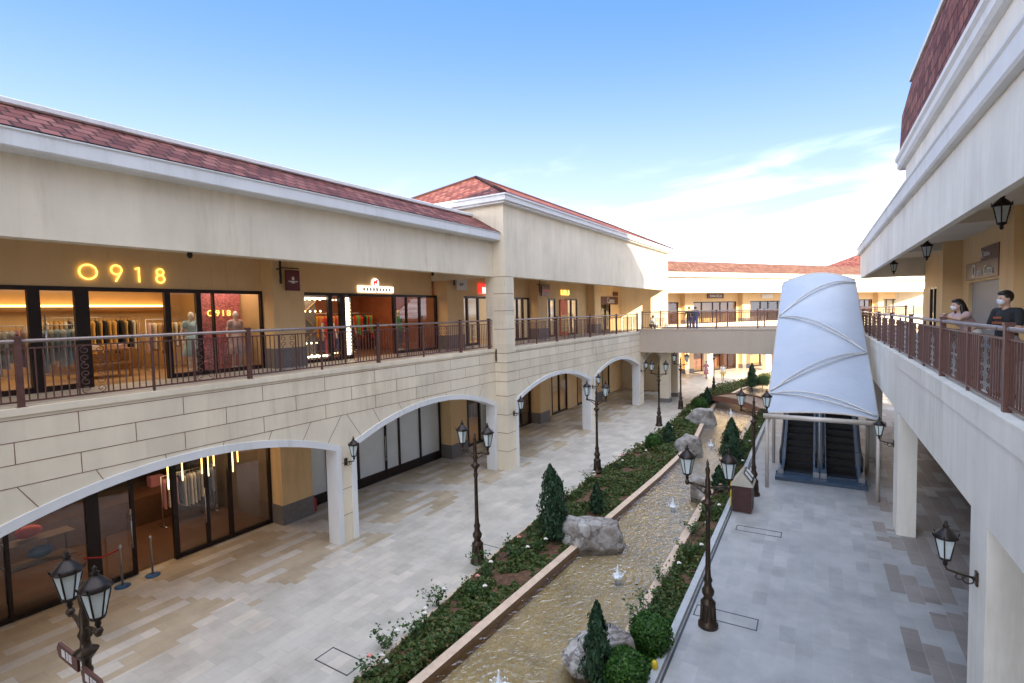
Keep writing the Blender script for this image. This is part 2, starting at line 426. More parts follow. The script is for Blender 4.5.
def thing(name, label, cat, base=(0, 0, 0), frame=0, group=None, rot=None):
    """Empty at the thing's base. frame 0: world / left wing, 1: right wing (n, d, z)"""
    o = bpy.data.objects.new(name, None); COL.objects.link(o)
    o.empty_display_size = .3
    if frame == 1:
        x, y = r2w(base[0], base[1]); o.location = (x, y, base[2]); o.rotation_euler.z = ROTR
    else: o.location = base
    if rot is not None: o.rotation_euler.z = rot
    BASE[o.name] = tuple(base)
    return tag(o, label, cat, group)

def solo(mb, name, mats, label, cat, base, frame=0, group=None, kind=None):
    """a thing that is one mesh, its origin at base"""
    o = mb.build(name, mats)
    me = o.data
    me.transform(Matrix.Translation((-base[0], -base[1], -base[2])))
    if frame == 1:
        x, y = r2w(base[0], base[1]); o.location = (x, y, base[2]); o.rotation_euler.z = ROTR
    else: o.location = base
    BASE[o.name] = tuple(base)
    return tag(o, label, cat, group, kind)

def copy_tree(o, parent=None):
    c = o.copy(); COL.objects.link(c); BASE[c.name] = BASE.get(o.name, (0, 0, 0))
    if parent is not None: c.parent = parent
    for ch in o.children: copy_tree(ch, c)
    return c

def text_mb(mb, txt, size, origin, right, up, depth=.02, mi=0, font=None, space=1.0, align='LEFT', sx=1.0):
    """lettering as real extruded shapes, laid along 'right' / 'up'"""
    cu = bpy.data.curves.new('lettering', 'FONT'); cu.body = txt; cu.size = size; cu.extrude = depth / 2
    cu.space_character = space; cu.align_x = align; cu.resolution_u = 4
    o = bpy.data.objects.new('lettering', cu); COL.objects.link(o)
    dg = bpy.context.evaluated_depsgraph_get()
    me = bpy.data.meshes.new_from_object(o.evaluated_get(dg))
    R = Vector(right).normalized(); U = Vector(up).normalized(); Nn = R.cross(U)
    O = Vector(origin)
    mb.add([O + R * (v.co.x * sx) + U * v.co.y + Nn * v.co.z for v in me.vertices], [tuple(p.vertices) for p in me.polygons], mi)
    bpy.data.objects.remove(o); bpy.data.curves.remove(cu); bpy.data.meshes.remove(me)

def area_light(name, loc, size, power, col, rot=(0, 0, 0)):
    l = bpy.data.lights.new(name, 'AREA'); l.energy = power; l.color = col; l.shape = 'RECTANGLE'
    l.size_y, l.size = size
    o = bpy.data.objects.new(name, l); o.location = loc; o.rotation_euler = rot; COL.objects.link(o)
    return o

GC = {k: mat('cloth_' + k, c, .85, var=.12, scale=12) for k, c in dict(blush=(.52, .36, .36), cream=(.60, .55, .47), sky=(.30, .44, .50), black=(.02, .02, .022), gold=(.52, .32, .10), rose=(.45, .20, .24), orange=(.60, .20, .03), yellow=(.62, .42, .03), red=(.50, .03, .02), green=(.10, .38, .10), navy=(.03, .05, .12), white=(.68, .66, .63), grey=(.25, .25, .27)).items()}
GCOL = GC
# ------------------------------------------------------------------ camera, sky, sun
def setup():
    f, yaw, pitch, roll = 524.458, .556211, .0542143, -.0230839
    r = Vector((math.cos(yaw), math.sin(yaw), 0)); fw = Vector((-math.sin(yaw), math.cos(yaw), 0)); u = Vector((0, 0, 1))
    f2 = fw * math.cos(pitch) - u * math.sin(pitch); u2 = u * math.cos(pitch) + fw * math.sin(pitch)
    r3 = r * math.cos(roll) + u2 * math.sin(roll); u3 = u2 * math.cos(roll) - r * math.sin(roll)
    cd = bpy.data.cameras.new('Camera'); cd.sensor_width = 36; cd.lens = f * 36 / 1024; cd.clip_start = .05; cd.clip_end = 3000
    co = bpy.data.objects.new('Camera', cd); COL.objects.link(co)
    co.matrix_world = Matrix(((r3.x, u3.x, -f2.x, 0), (r3.y, u3.y, -f2.y, 0), (r3.z, u3.z, -f2.z, 6.5), (0, 0, 0, 1)))
    scene.camera = co
    SD = Vector((-1, .85, -.55)).normalized()
    el = math.asin(-SD.z); az = math.atan2(-SD.x, -SD.y)
    w = bpy.data.worlds.new('World'); scene.world = w; w.use_nodes = True
    nt = w.node_tree; N = nt.nodes; L = nt.links
    bg = N['Background']; bg.inputs['Strength'].default_value = .15
    sky = N.new('ShaderNodeTexSky'); sky.sky_type = 'NISHITA'; sky.sun_disc = False
    sky.sun_elevation = el; sky.sun_rotation = az; sky.altitude = 30; sky.air_density = 1.0; sky.dust_density = .35; sky.ozone_density = 1.6
    # thin fair weather cloud: fields of noise on a flat layer overhead
    t = N.new('ShaderNodeTexCoord'); sp = N.new('ShaderNodeSeparateXYZ'); L.new(t.outputs['Generated'], sp.inputs[0])
    def mth(op, a, b=None, c=None, clamp=False):
        n = N.new('ShaderNodeMath'); n.operation = op; n.use_clamp = clamp
        for i, x in enumerate((a, b, c)):
            if x is None: continue
            if isinstance(x, (int, float)): n.inputs[i].default_value = x
            else: L.new(x, n.inputs[i])
        return n.outputs[0]
    zz = mth('MAXIMUM', mth('ADD', sp.outputs['Z'], .06), .03)
    cx = mth('DIVIDE', sp.outputs['X'], zz); cy = mth('DIVIDE', sp.outputs['Y'], zz)
    cb = N.new('ShaderNodeCombineXYZ'); L.new(cx, cb.inputs[0]); L.new(cy, cb.inputs[1])
    mp = N.new('ShaderNodeMapping'); mp.inputs['Location'].default_value = (3.1, 1.7, 0); mp.inputs['Scale'].default_value = (.75, 1.15, 1); mp.inputs['Rotation'].default_value = (0, 0, .9)
    L.new(cb.outputs[0], mp.inputs['Vector'])
    n1 = noise(nt, 1.0, 7, .52, vec=mp.outputs[0]); n1.inputs['Distortion'].default_value = .4
    n2 = noise(nt, .35, 3, .5, vec=mp.outputs[0])
    m1 = mth('MULTIPLY', n1.outputs['Fac'], n2.outputs['Fac'])
    low = N.new('ShaderNodeMapRange'); low.inputs['From Min'].default_value = .42; low.inputs['From Max'].default_value = .10
    low.inputs['To Min'].default_value = 0; low.inputs['To Max'].default_value = .31; L.new(sp.outputs['Z'], low.inputs['Value'])
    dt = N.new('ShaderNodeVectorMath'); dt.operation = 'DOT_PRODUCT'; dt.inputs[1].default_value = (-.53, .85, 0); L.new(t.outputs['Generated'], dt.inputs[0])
    bk = N.new('ShaderNodeMapRange'); bk.inputs['From Min'].default_value = .25; bk.inputs['From Max'].default_value = -.35   # unseen thick cloud added behind the view to brighten the shade
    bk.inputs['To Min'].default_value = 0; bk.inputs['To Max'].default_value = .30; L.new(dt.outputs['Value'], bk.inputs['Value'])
    up = N.new('ShaderNodeMapRange'); up.inputs['From Min'].default_value = .68; up.inputs['From Max'].default_value = .85   # and unseen cloud added overhead to brighten the ground
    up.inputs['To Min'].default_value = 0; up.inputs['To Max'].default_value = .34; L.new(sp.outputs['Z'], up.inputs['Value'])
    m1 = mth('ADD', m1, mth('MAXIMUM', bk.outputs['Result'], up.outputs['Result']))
    cl = N.new('ShaderNodeMapRange'); cl.interpolation_type = 'SMOOTHSTEP'
    cl.inputs['From Min'].default_value = .42; cl.inputs['From Max'].default_value = .72
    L.new(mth('ADD', m1, low.outputs['Result']), cl.inputs['Value'])
    hz = N.new('ShaderNodeMapRange'); hz.interpolation_type = 'SMOOTHSTEP'; hz.inputs['From Min'].default_value = .50; hz.inputs['From Max'].default_value = .03
    hz.inputs['To Min'].default_value = 0; hz.inputs['To Max'].default_value = .08; L.new(sp.outputs['Z'], hz.inputs['Value'])
    fac = mth('ADD', mth('MULTIPLY', cl.outputs['Result'], .62, clamp=True), hz.outputs['Result'], clamp=True)
    mx = N.new('ShaderNodeMix'); mx.data_type = 'RGBA'
    dv = N.new('ShaderNodeVectorMath'); dv.operation = 'DIVIDE'; dv.inputs[1].default_value = (5., 5., 5.); L.new(sky.outputs[0], dv.inputs[0])
    sx = N.new('ShaderNodeSeparateXYZ'); L.new(dv.outputs[0], sx.inputs[0]); ml = N.new('ShaderNodeCombineXYZ')
    for i, (pw, gn) in enumerate(((1.0, 1.42), (.55, 1.26), (.5, 2.0))):      # tone of the clear sky
        L.new(mth('MULTIPLY', mth('POWER', sx.outputs[i], pw), gn), ml.inputs[i])
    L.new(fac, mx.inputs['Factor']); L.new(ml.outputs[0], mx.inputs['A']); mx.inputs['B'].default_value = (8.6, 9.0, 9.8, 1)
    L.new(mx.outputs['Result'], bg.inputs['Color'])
    sl = bpy.data.lights.new('Sun', 'SUN'); sl.energy = 3.4; sl.angle = math.radians(.5); sl.color = (1., .82, .54)
    so = bpy.data.objects.new('Sun', sl); so.rotation_euler = SD.to_track_quat('-Z', 'Y').to_euler(); so.location = (30, -40, 40); COL.objects.link(so)
    vs = scene.view_settings; vs.view_transform = 'Standard'; vs.look = 'None'; vs.gamma = 1; vs.use_curve_mapping = False
    vs.exposure = EXPOSURE
    scene.render.engine = 'CYCLES'
    c = scene.cycles; c.max_bounces = 8; c.diffuse_bounces = 4; c.glossy_bounces = 4; c.transmission_bounces = 6; c.transparent_max_bounces = 12
    c.sample_clamp_indirect = 6; c.caustics_reflective = False; c.caustics_refractive = False; c.use_denoising = True
EXPOSURE = 2.08
WATER_Z = -.05
FOUNT = [(-5.0, 7.35), (-4.55, 12.0), (-4.6, 17.3), (-5.1, 26.0), (-5.6, 34.6)]
setup()

# ------------------------------------------------------------------ ground, beds, channel
def interp(tab, y):
    return float(np.interp(y, [a for a, b in tab], [b for a, b in tab]))
def rx(n, y): return (n - RNY * y) / RNX
T_BL = [(-8, -7.0), (6, -7.23), (8.75, -7.5), (11.8, -7.9), (19.8, -8.2), (26.3, -8.0), (32, -8.2), (38, -8.7), (44, -8.6), (50, -7.4), (56, -5.4)]
T_WL = [(-8, -6.4), (6.5, -6.36), (13, -6.2), (20, -6.0), (26, -6.0), (31, -6.6), (38, -7.2), (45, -6.6), (52, -5.0), (56, -3.7)]
T_WR = [(-8, rx(-3.3, -8)), (18, rx(-3.3, 18)), (30, rx(-3.3, 30)), (37, -4.4), (45, -3.6), (52, -2.0), (56, -.9)]   # inner face of right wall
T_KR = [(-8, rx(-2.35, -8)), (18, rx(-2.35, 18)), (30, rx(-2.35, 30)), (37, -3.4), (45, -2.5), (52, -.9), (56, .2)]
YS = [-8, -4, 0, 3, 5, 6.5, 8, 9.5, 11, 12.5, 14, 16, 18, 20, 22, 24, 26, 28.5, 31, 33, 35, 37, 39, 41, 43, 45, 47, 49.5, 52, 54, 56]

def strip(mb, fa, fb, z, mi=0, za=None):
    for a, b in zip(YS, YS[1:]):
        mb.quad((fa(a), a, z), (fb(a), a, z), (fb(b), b, z), (fa(b), b, z), mi)
    return mb
BL = lambda y: interp(T_BL, y); WL = lambda y: interp(T_WL, y); WLi = lambda y: WL(y) + .21
WR = lambda y: interp(T_WR, y); WRo = lambda y: WR(y) + .21; KR = lambda y: interp(T_KR, y); KRi = lambda y: KR(y) - .14

def plaza_mat(name, edge0, edge1, sign, tans, greys, rot, q1=.55, q2=.20):
    """pale stone setts; towards the arcade more and more of them are tan, brick by brick"""
    m, nt, N, L, b = newmat(name)
    t = N.new('ShaderNodeTexCoord')
    mp = N.new('ShaderNodeMapping'); mp.inputs['Rotation'].default_value = (0, 0, rot)
    L.new(t.outputs['Object'], mp.inputs['Vector'])
    def brick(bw, rh, ms):
        br = N.new('ShaderNodeTexBrick'); br.offset = .5; br.inputs['Scale'].default_value = 1
        br.inputs['Brick Width'].default_value = bw; br.inputs['Row Height'].default_value = rh; br.inputs['Mortar Size'].default_value = ms
        br.inputs['Color1'].default_value = (0, 0, 0, 1); br.inputs['Color2'].default_value = (1, 1, 1, 1); br.inputs['Mortar'].default_value = (.5, .5, .5, 1)
        L.new(mp.outputs['Vector'], br.inputs['Vector']); return br
    big = brick(.75, .30, .003); small = brick(.6, .30, .004)
    sp = N.new('ShaderNodeSeparateXYZ'); L.new(t.outputs['Object'], sp.inputs[0])
    def mth(op, x, y=None, c=None):
        q = N.new('ShaderNodeMath'); q.operation = op
        for i, v in enumerate((x, y, c)):
            if v is None: continue
            if isinstance(v, (int, float)): q.inputs[i].default_value = v
            else: L.new(v, q.inputs[i])
        return q.outputs[0]
    row = mth('FLOOR', mth('DIVIDE', sp.outputs['X'], .30))
    odd = mth('FRACT', mth('MULTIPLY', row, .5))
    ph = mth('FRACT', mth('DIVIDE', mth('ADD', sp.outputs['Y'], mth('MULTIPLY', row, .45)), 3.0))
    ph2 = mth('FRACT', mth('DIVIDE', mth('SUBTRACT', sp.outputs['Y'], mth('MULTIPLY', row, .15)), 4.2))
    comb = mth('MULTIPLY', mth('GREATER_THAN', odd, .25), mth('LESS_THAN', ph, q1))
    field = mth('MAXIMUM', comb, mth('LESS_THAN', ph2, q2))
    jag = mth('MULTIPLY', mth('GREATER_THAN', ph, .5), .6)
    e = mth('MULTIPLY', mth('SUBTRACT', sp.outputs['X'], edge0), float(sign))
    ins = mth('GREATER_THAN', mth('SNAP', mth('ADD', e, jag), .30), 0.0)
    lt_ = mth('MULTIPLY', ins, mth('SUBTRACT', 1.0, field))
    class _o: outputs = [lt_]
    lt = _o
    tr = ramp(nt, big.outputs['Color'], tans); gr = ramp(nt, small.outputs['Color'], greys)
    mx = N.new('ShaderNodeMix'); mx.data_type = 'RGBA'
    L.new(lt.outputs[0], mx.inputs['Factor']); L.new(gr.outputs['Color'], mx.inputs['A']); L.new(tr.outputs['Color'], mx.inputs['B'])
    jt = N.new('ShaderNodeMix'); jt.data_type = 'RGBA'; L.new(small.outputs['Fac'], jt.inputs['Factor'])
    L.new(mx.outputs['Result'], jt.inputs['A']); jt.inputs['B'].default_value = (.41, .40, .385, 1)
    n = noise(nt, .9, 9, .66)
    mu = N.new('ShaderNodeMix'); mu.data_type = 'RGBA'; mu.blend_type = 'MULTIPLY'; mu.inputs['Factor'].default_value = 1
    r2 = ramp(nt, n.outputs['Fac'], [(.3, (.74, .73, .72)), (.6, (1.05, 1.05, 1.05))])
    L.new(jt.outputs['Result'], mu.inputs['A']); L.new(r2.outputs['Color'], mu.inputs['B'])
    L.new(mu.outputs['Result'], b.inputs['Base Color'])
    mr = N.new('ShaderNodeMapRange'); mr.inputs['To Min'].default_value = .32; mr.inputs['To Max'].default_value = .62
    L.new(n.outputs['Fac'], mr.inputs['Value']); L.new(mr.outputs['Result'], b.inputs['Roughness'])
    iv = N.new('ShaderNodeMath'); iv.operation = 'SUBTRACT'; iv.inputs[0].default_value = 1; L.new(small.outputs['Fac'], iv.inputs[1])
    bump(nt, iv.outputs[0], b, .2, .004)
    return m
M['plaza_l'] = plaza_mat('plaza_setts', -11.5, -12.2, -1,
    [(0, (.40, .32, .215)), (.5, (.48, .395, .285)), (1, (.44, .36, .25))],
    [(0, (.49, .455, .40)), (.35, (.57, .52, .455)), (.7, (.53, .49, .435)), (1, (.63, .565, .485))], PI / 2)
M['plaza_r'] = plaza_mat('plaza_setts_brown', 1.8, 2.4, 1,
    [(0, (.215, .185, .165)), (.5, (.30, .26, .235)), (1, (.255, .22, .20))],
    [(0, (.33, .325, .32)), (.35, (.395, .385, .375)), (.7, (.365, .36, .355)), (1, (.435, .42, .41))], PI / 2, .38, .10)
M['earth'] = mat('far_ground', (.22, .20, .16), .9, var=.25, scale=.05)

mb = MB(); mb.quad((-900, -900, -.6), (900, -900, -.6), (900, 900, -.6), (-900, 900, -.6))
tag(mb.build('ground', M['earth']), kind='structure')
mb = MB()
for a, b in zip(YS, YS[1:]): mb.quad((-40, a, 0), (BL(a), a, 0), (BL(b), b, 0), (-40, b, 0))
mb.quad((-40, -45, 0), (BL(-8), -45, 0), (BL(-8), -8, 0), (-40, -8, 0))
mb.quad((-40, 56, 0), (BL(56), 56, 0), (BL(56), 140, 0), (-40, 140, 0))
mb.quad((BL(56), 56, 0), (60, 56, 0), (60, 140, 0), (BL(56), 140, 0))
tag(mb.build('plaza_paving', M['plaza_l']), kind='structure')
mb = MB()
for a, b in zip(YS, YS[1:]):
    q = [w2r(*p) for p in ((KR(a), a), (60, a), (60, b), (KR(b), b))]
    mb.poly([(n, d, 0) for n, d in q])
q = [w2r(*p) for p in ((BL(-8), -45), (60, -45), (60, -8), (BL(-8), -8))]; mb.poly([(n, d, 0) for n, d in q])
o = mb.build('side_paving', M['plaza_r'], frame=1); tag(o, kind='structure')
# planting beds
mb = MB(); strip(mb, BL, WL, -.03); tag(mb.build('planting_soil', M['soil']), kind='structure')
mb = MB(); strip(mb, WRo, KRi, -.03); tag(mb.build('bed_soil', M['soil']), kind='structure')
mb = MB(); strip(mb, lambda y: WLi(y) - .01, lambda y: WR(y) + .01, -.24); tag(mb.build('channel_floor', M['bottom']), kind='structure')
mb = MB(); strip(mb, lambda y: WLi(y) - .01, lambda y: WR(y) + .01, WATER_Z); tag(mb.build('water', water_mat()), kind='structure')
# coping walls along the water
def coping(fi, fo, z0, z1):
    mb = MB()
    for a, b in zip(YS, YS[1:]):
        xi, xo, xi2, xo2 = fi(a), fo(a), fi(b), fo(b)
        mb.quad((xi, a, z1), (xo, a, z1), (xo2, b, z1), (xi2, b, z1))
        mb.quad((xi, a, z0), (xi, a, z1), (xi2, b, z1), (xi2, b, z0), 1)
        mb.quad((xo, a, z1), (xo, a, z0), (xo2, b, z0), (xo2, b, z1))
    for y in (YS[0], YS[-1]): mb.quad((fi(y), y, z0), (fo(y), y, z0), (fo(y), y, z1), (fi(y), y, z1))
    return mb
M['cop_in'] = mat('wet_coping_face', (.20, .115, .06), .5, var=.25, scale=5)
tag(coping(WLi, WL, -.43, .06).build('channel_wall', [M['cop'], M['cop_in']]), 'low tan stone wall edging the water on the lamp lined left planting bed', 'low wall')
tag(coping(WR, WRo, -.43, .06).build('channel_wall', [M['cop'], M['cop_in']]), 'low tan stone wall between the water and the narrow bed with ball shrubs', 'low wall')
mb = coping(KRi, KR, -.1, .11); tag(mb.build('kerb', [M['kerb'], M['kerb']]), kind='structure')
mb = MB(); strip(mb, lambda y: KR(y) + .03, lambda y: KR(y) + .075, .004); tag(mb.build('drain_slot', M['slot']), kind='structure')
mb = MB()
for a, b in zip(YS, YS[1:]):
    mb.quad((BL(a) - .03, a, -.1), (BL(a) - .03, a, .012), (BL(b) - .03, b, .012), (BL(b) - .03, b, -.1)); mb.quad((BL(a) - .03, a, .012), (BL(a) + .03, a, .012), (BL(b) + .03, b, .012), (BL(b) - .03, b, .012))
    mb.quad((BL(a) + .03, a, .012), (BL(a) + .03, a, -.1), (BL(b) + .03, b, -.1), (BL(b) + .03, b, .012))
tag(mb.build('bed_edging', M['cop']), kind='structure')
# ------------------------------------------------------------------ shared building pieces
class Wing:
    """s runs along the facade, t runs into the building"""
    def __init__(w, xf, sg, frame, root): w.xf, w.sg, w.frame, w.root = xf, sg, frame, root
    def X(w, t): return w.xf + w.sg * t
    def box(w, mb, t0, s0, z0, t1, s1, z1, mi=0): return mb.box(w.X(t0), s0, z0, w.X(t1), s1, z1, mi)
    def P(w, t, s, z): return (w.X(t), s, z)
    def rect(w, mb, t, s0, z0, s1, z1, mi=0): return mb.quad(w.P(t, s0, z0), w.P(t, s1, z0), w.P(t, s1, z1), w.P(t, s0, z1), mi)

def az(s, o):
    s0, s1, zs, za = o[:4]; h = (s1 - s0) / 2; c = (s0 + s1) / 2
    k = (za - zs); R = (h * h + k * k) / (2 * k)
    return za - R + math.sqrt(max(0, R * R - (s - c) ** 2))

def arch_wall(w, mb, t0, t1, s0, s1, ztop, ops, mi=0, n=22):
    cur = s0
    for o in ops + [(s1, s1, 0, 1)]:
        if o[0] > cur: w.box(mb, t0, cur, 0, t1, o[0], ztop, mi)
        if o[1] > o[0]:
            ss = [o[0] + (o[1] - o[0]) * i / n for i in range(n + 1)]
            for a, b in zip(ss, ss[1:]):
                za, zb = az(a, o), az(b, o)
                for t in (t0, t1): mb.quad(w.P(t, a, za), w.P(t, b, zb), w.P(t, b, ztop), w.P(t, a, ztop), mi)
                mb.quad(w.P(t0, a, za), w.P(t1, a, za), w.P(t1, b, zb), w.P(t0, b, zb), mi)
            mb.quad(w.P(t0, o[0], ztop), w.P(t1, o[0], ztop), w.P(t1, o[1], ztop), w.P(t0, o[1], ztop), mi)
        cur = o[1]

def arch_trim(w, o, t0, t1, wid=.155, n=26):
    """white band round an arch and down both jambs, lining the reveal"""
    mb = MB(); s0, s1 = o[0], o[1]; c = (s0 + s1) / 2
    path = [(s0, 0.)] + [(s0 + (s1 - s0) * i / n, az(s0 + (s1 - s0) * i / n, o)) for i in range(n + 1)] + [(s1, 0.)]
    inn = []; out = []
    for i, (s, z) in enumerate(path):
        a = path[max(0, i - 1)]; b = path[min(len(path) - 1, i + 1)]
        tx, tz = b[0] - a[0], b[1] - a[1]; l = math.hypot(tx, tz); nx, nz = -tz / l, tx / l     # outward
        if i in (0, 1): nx, nz = (-1, 0) if i == 0 else (-.85, .62)
        if i in (len(path) - 2, len(path) - 1): nx, nz = (1, 0) if i == len(path) - 1 else (.85, .62)
        k = 1.0 if i not in (1, len(path) - 2) else 1.15
        inn.append((s - nx * .022, z - nz * .022)); out.append((s + nx * wid * k, z + nz * wid * k))
    f, bk = t0 - .035, t1 + .015
    for i in range(len(path) - 1):
        a, b, c2, d = inn[i], inn[i + 1], out[i], out[i + 1]
        mb.quad(w.P(f, *a), w.P(f, *b), w.P(f, *d), w.P(f, *c2))
        mb.quad(w.P(f, *a), w.P(f, *b), w.P(bk, *b), w.P(bk, *a))
        mb.quad(w.P(f, *c2), w.P(f, *d), w.P(t0 + .02, *d), w.P(t0 + .02, *c2))
        mb.quad(w.P(bk, *a), w.P(bk, *b), w.P(bk, *d), w.P(bk, *c2))
    return mb.build('arch_trim', M['white'], w.root)

def joints(w, mb, t, s0, s1, ops, rows, seed, mi=1, jw=.013, piers=()):
    """panel joints: courses above the arches, fanned joints round them, courses on the piers"""
    e = t - .004; rnd = random.Random(seed)
    def hor(a, b, z): mb.quad(w.P(e, a, z - jw / 2), w.P(e, b, z - jw / 2), w.P(e, b, z + jw / 2), w.P(e, a, z + jw / 2), mi)
    def seg(a, b):
        dx, dz = b[0] - a[0], b[1] - a[1]; l = math.hypot(dx, dz); nx, nz = -dz / l * jw / 2, dx / l * jw / 2
        mb.quad(w.P(e, a[0] - nx, a[1] - nz), w.P(e, b[0] - nx, b[1] - nz), w.P(e, b[0] + nx, b[1] + nz), w.P(e, a[0] + nx, a[1] + nz), mi)
    for z in rows: hor(s0, s1, z)
    for k, (za, zb) in enumerate(zip(rows, rows[1:])):
        s = s0 + .35 + (.92 if k % 2 else 0)
        while s < s1 - .2: seg((s, za), (s, zb)); s += 1.84
    for o in ops:
        c = (o[0] + o[1]) / 2; h = (o[1] - o[0]) / 2
        for q in (-.93, -.72, -.46, -.16, .16, .46, .72, .93):
            s = c + q * h; z = az(s, o); lean = q * .62
            z1 = rows[-1]; 
            if z1 - z < .2: continue
            sb = s + lean * (z1 - z)
            if s0 + .05 < sb < s1 - .05: seg((s, z + .16), (sb, z1))
    for (a, b) in piers:
        for z in (2.32, 1.56, .80): hor(a, b, z)

def shop_front(w, s0, s1, z0, z1, mulls, t=3.32, gap=None, low=.12, top=.10, fw=.07, glass='glass', name='shop_front', handles=(), parent=None):
    """dark aluminium frame with one sheet of panes behind it; gap = an open doorway"""
    mb = MB()
    segs = [(s0, s1)] if not gap else [(s0, gap[0]), (gap[1], s1)]
    w.box(mb, t - .05, s0, z1 - top, t + .05, s1, z1)
    for a, b in segs:
        w.box(mb, t - .05, a, z0, t + .05, b, z0 + low)
    ms = [(s0, fw)] + list(mulls) + [(s1 - fw, fw)]
    for s, wd in ms: w.box(mb, t - .06, s, z0, t + .06, s + wd, z1 - .002)
    fr = mb.build(name, M['frame'], w.root if parent is None else parent)
    for a, b in segs: w.rect(MBs := MB(), t, a, z0 + .01, b, z1 - .01); MBs.build('pane', M[glass], fr)
    for s in handles:
        hb = MB(); hb.tube([w.P(t - .11, s, z0 + .75), w.P(t - .11, s, z0 + 1.75)], .016, 8); w.box(hb, t - .11, s - .012, z0 + .85, t - .05, s + .012, z0 + .88); w.box(hb, t - .11, s - .012, z0 + 1.62, t - .05, s + .012, z0 + 1.65)
        hb.build('door_handle', M['steel'], fr)
    return fr

def room(w, s0, s1, z0, z1, wall, floor, t0=3.4, t1=8.2, ceil='shop_white'):
    mb = MB()
    P = w.P
    mb.quad(P(t0, s0, z0), P(t1, s0, z0), P(t1, s1, z0), P(t0, s1, z0), 1)
    mb.quad(P(t0, s0, z1), P(t1, s0, z1), P(t1, s1, z1), P(t0, s1, z1), 2)
    mb.quad(P(t1, s0, z0), P(t1, s1, z0), P(t1, s1, z1), P(t1, s0, z1), 0)
    mb.quad(P(t0, s0, z0), P(t1, s0, z0), P(t1, s0, z1), P(t0, s0, z1), 0)
    mb.quad(P(t0, s1, z0), P(t1, s1, z0), P(t1, s1, z1), P(t0, s1, z1), 0)
    return mb.build('shop_interior', [M[wall], M[floor], M[ceil]], w.root)

def downlights(w, s0, s1, z, ts, k, m='cove_w'):
    """recessed lamps in a shop ceiling"""
    mb = MB()
    for t in ts:
        for i in range(k):
            s = s0 + (s1 - s0) * (i + .5) / k
            c = w.P(t, s, z - .012); mb.lathe([(.001, c[2] - .001), (.085, c[2]), (.085, c[2] + .01)], c[0], c[1], 10)
    return mb.build('ceiling_light', M[m], w.root)

def pilaster(w, s0, s1, z0, z1, m='gallery', t0=2.72, t1=3.3, ph=.62):
    mb = MB(); w.box(mb, t0, s0, z0, t1, s1, z1)
    o = mb.build('pilaster', M[m], w.root)
    p = MB(); w.box(p, t0 - .02, s0 - .02, z0, t1, s1 + .02, z0 + ph); p.build('plinth', M['plinth'], o)
    return o

def gold(v): return v

def lit(w, s, t, z, size, power, col):
    x, y = w.X(t), s
    if w.frame == 1: x, y = r2w(x, y)
    area_light('shop_ceiling_lamp', (x, y, z), size, power, col)

def roof_quad(mb, a, b, c, d, mi=0):
    """a-b is the eave, d-c the top; UV in metres"""
    A, B, C, D = map(Vector, (a, b, c, d)); u = (B - A).normalized()
    n = u.cross(D - A).normalized(); v = n.cross(u)
    mb.quad(a, b, c, d, mi, [((p - A).dot(u) + A.y, (p - A).dot(v)) for p in (A, B, C, D)])
def roof_tri(mb, a, b, c, mi=0):
    A, B, C = map(Vector, (a, b, c)); u = (B - A).normalized(); n = u.cross(C - A).normalized(); v = n.cross(u)
    mb.poly([a, b, c], mi, [((p - A).dot(u), (p - A).dot(v)) for p in (A, B, C)])

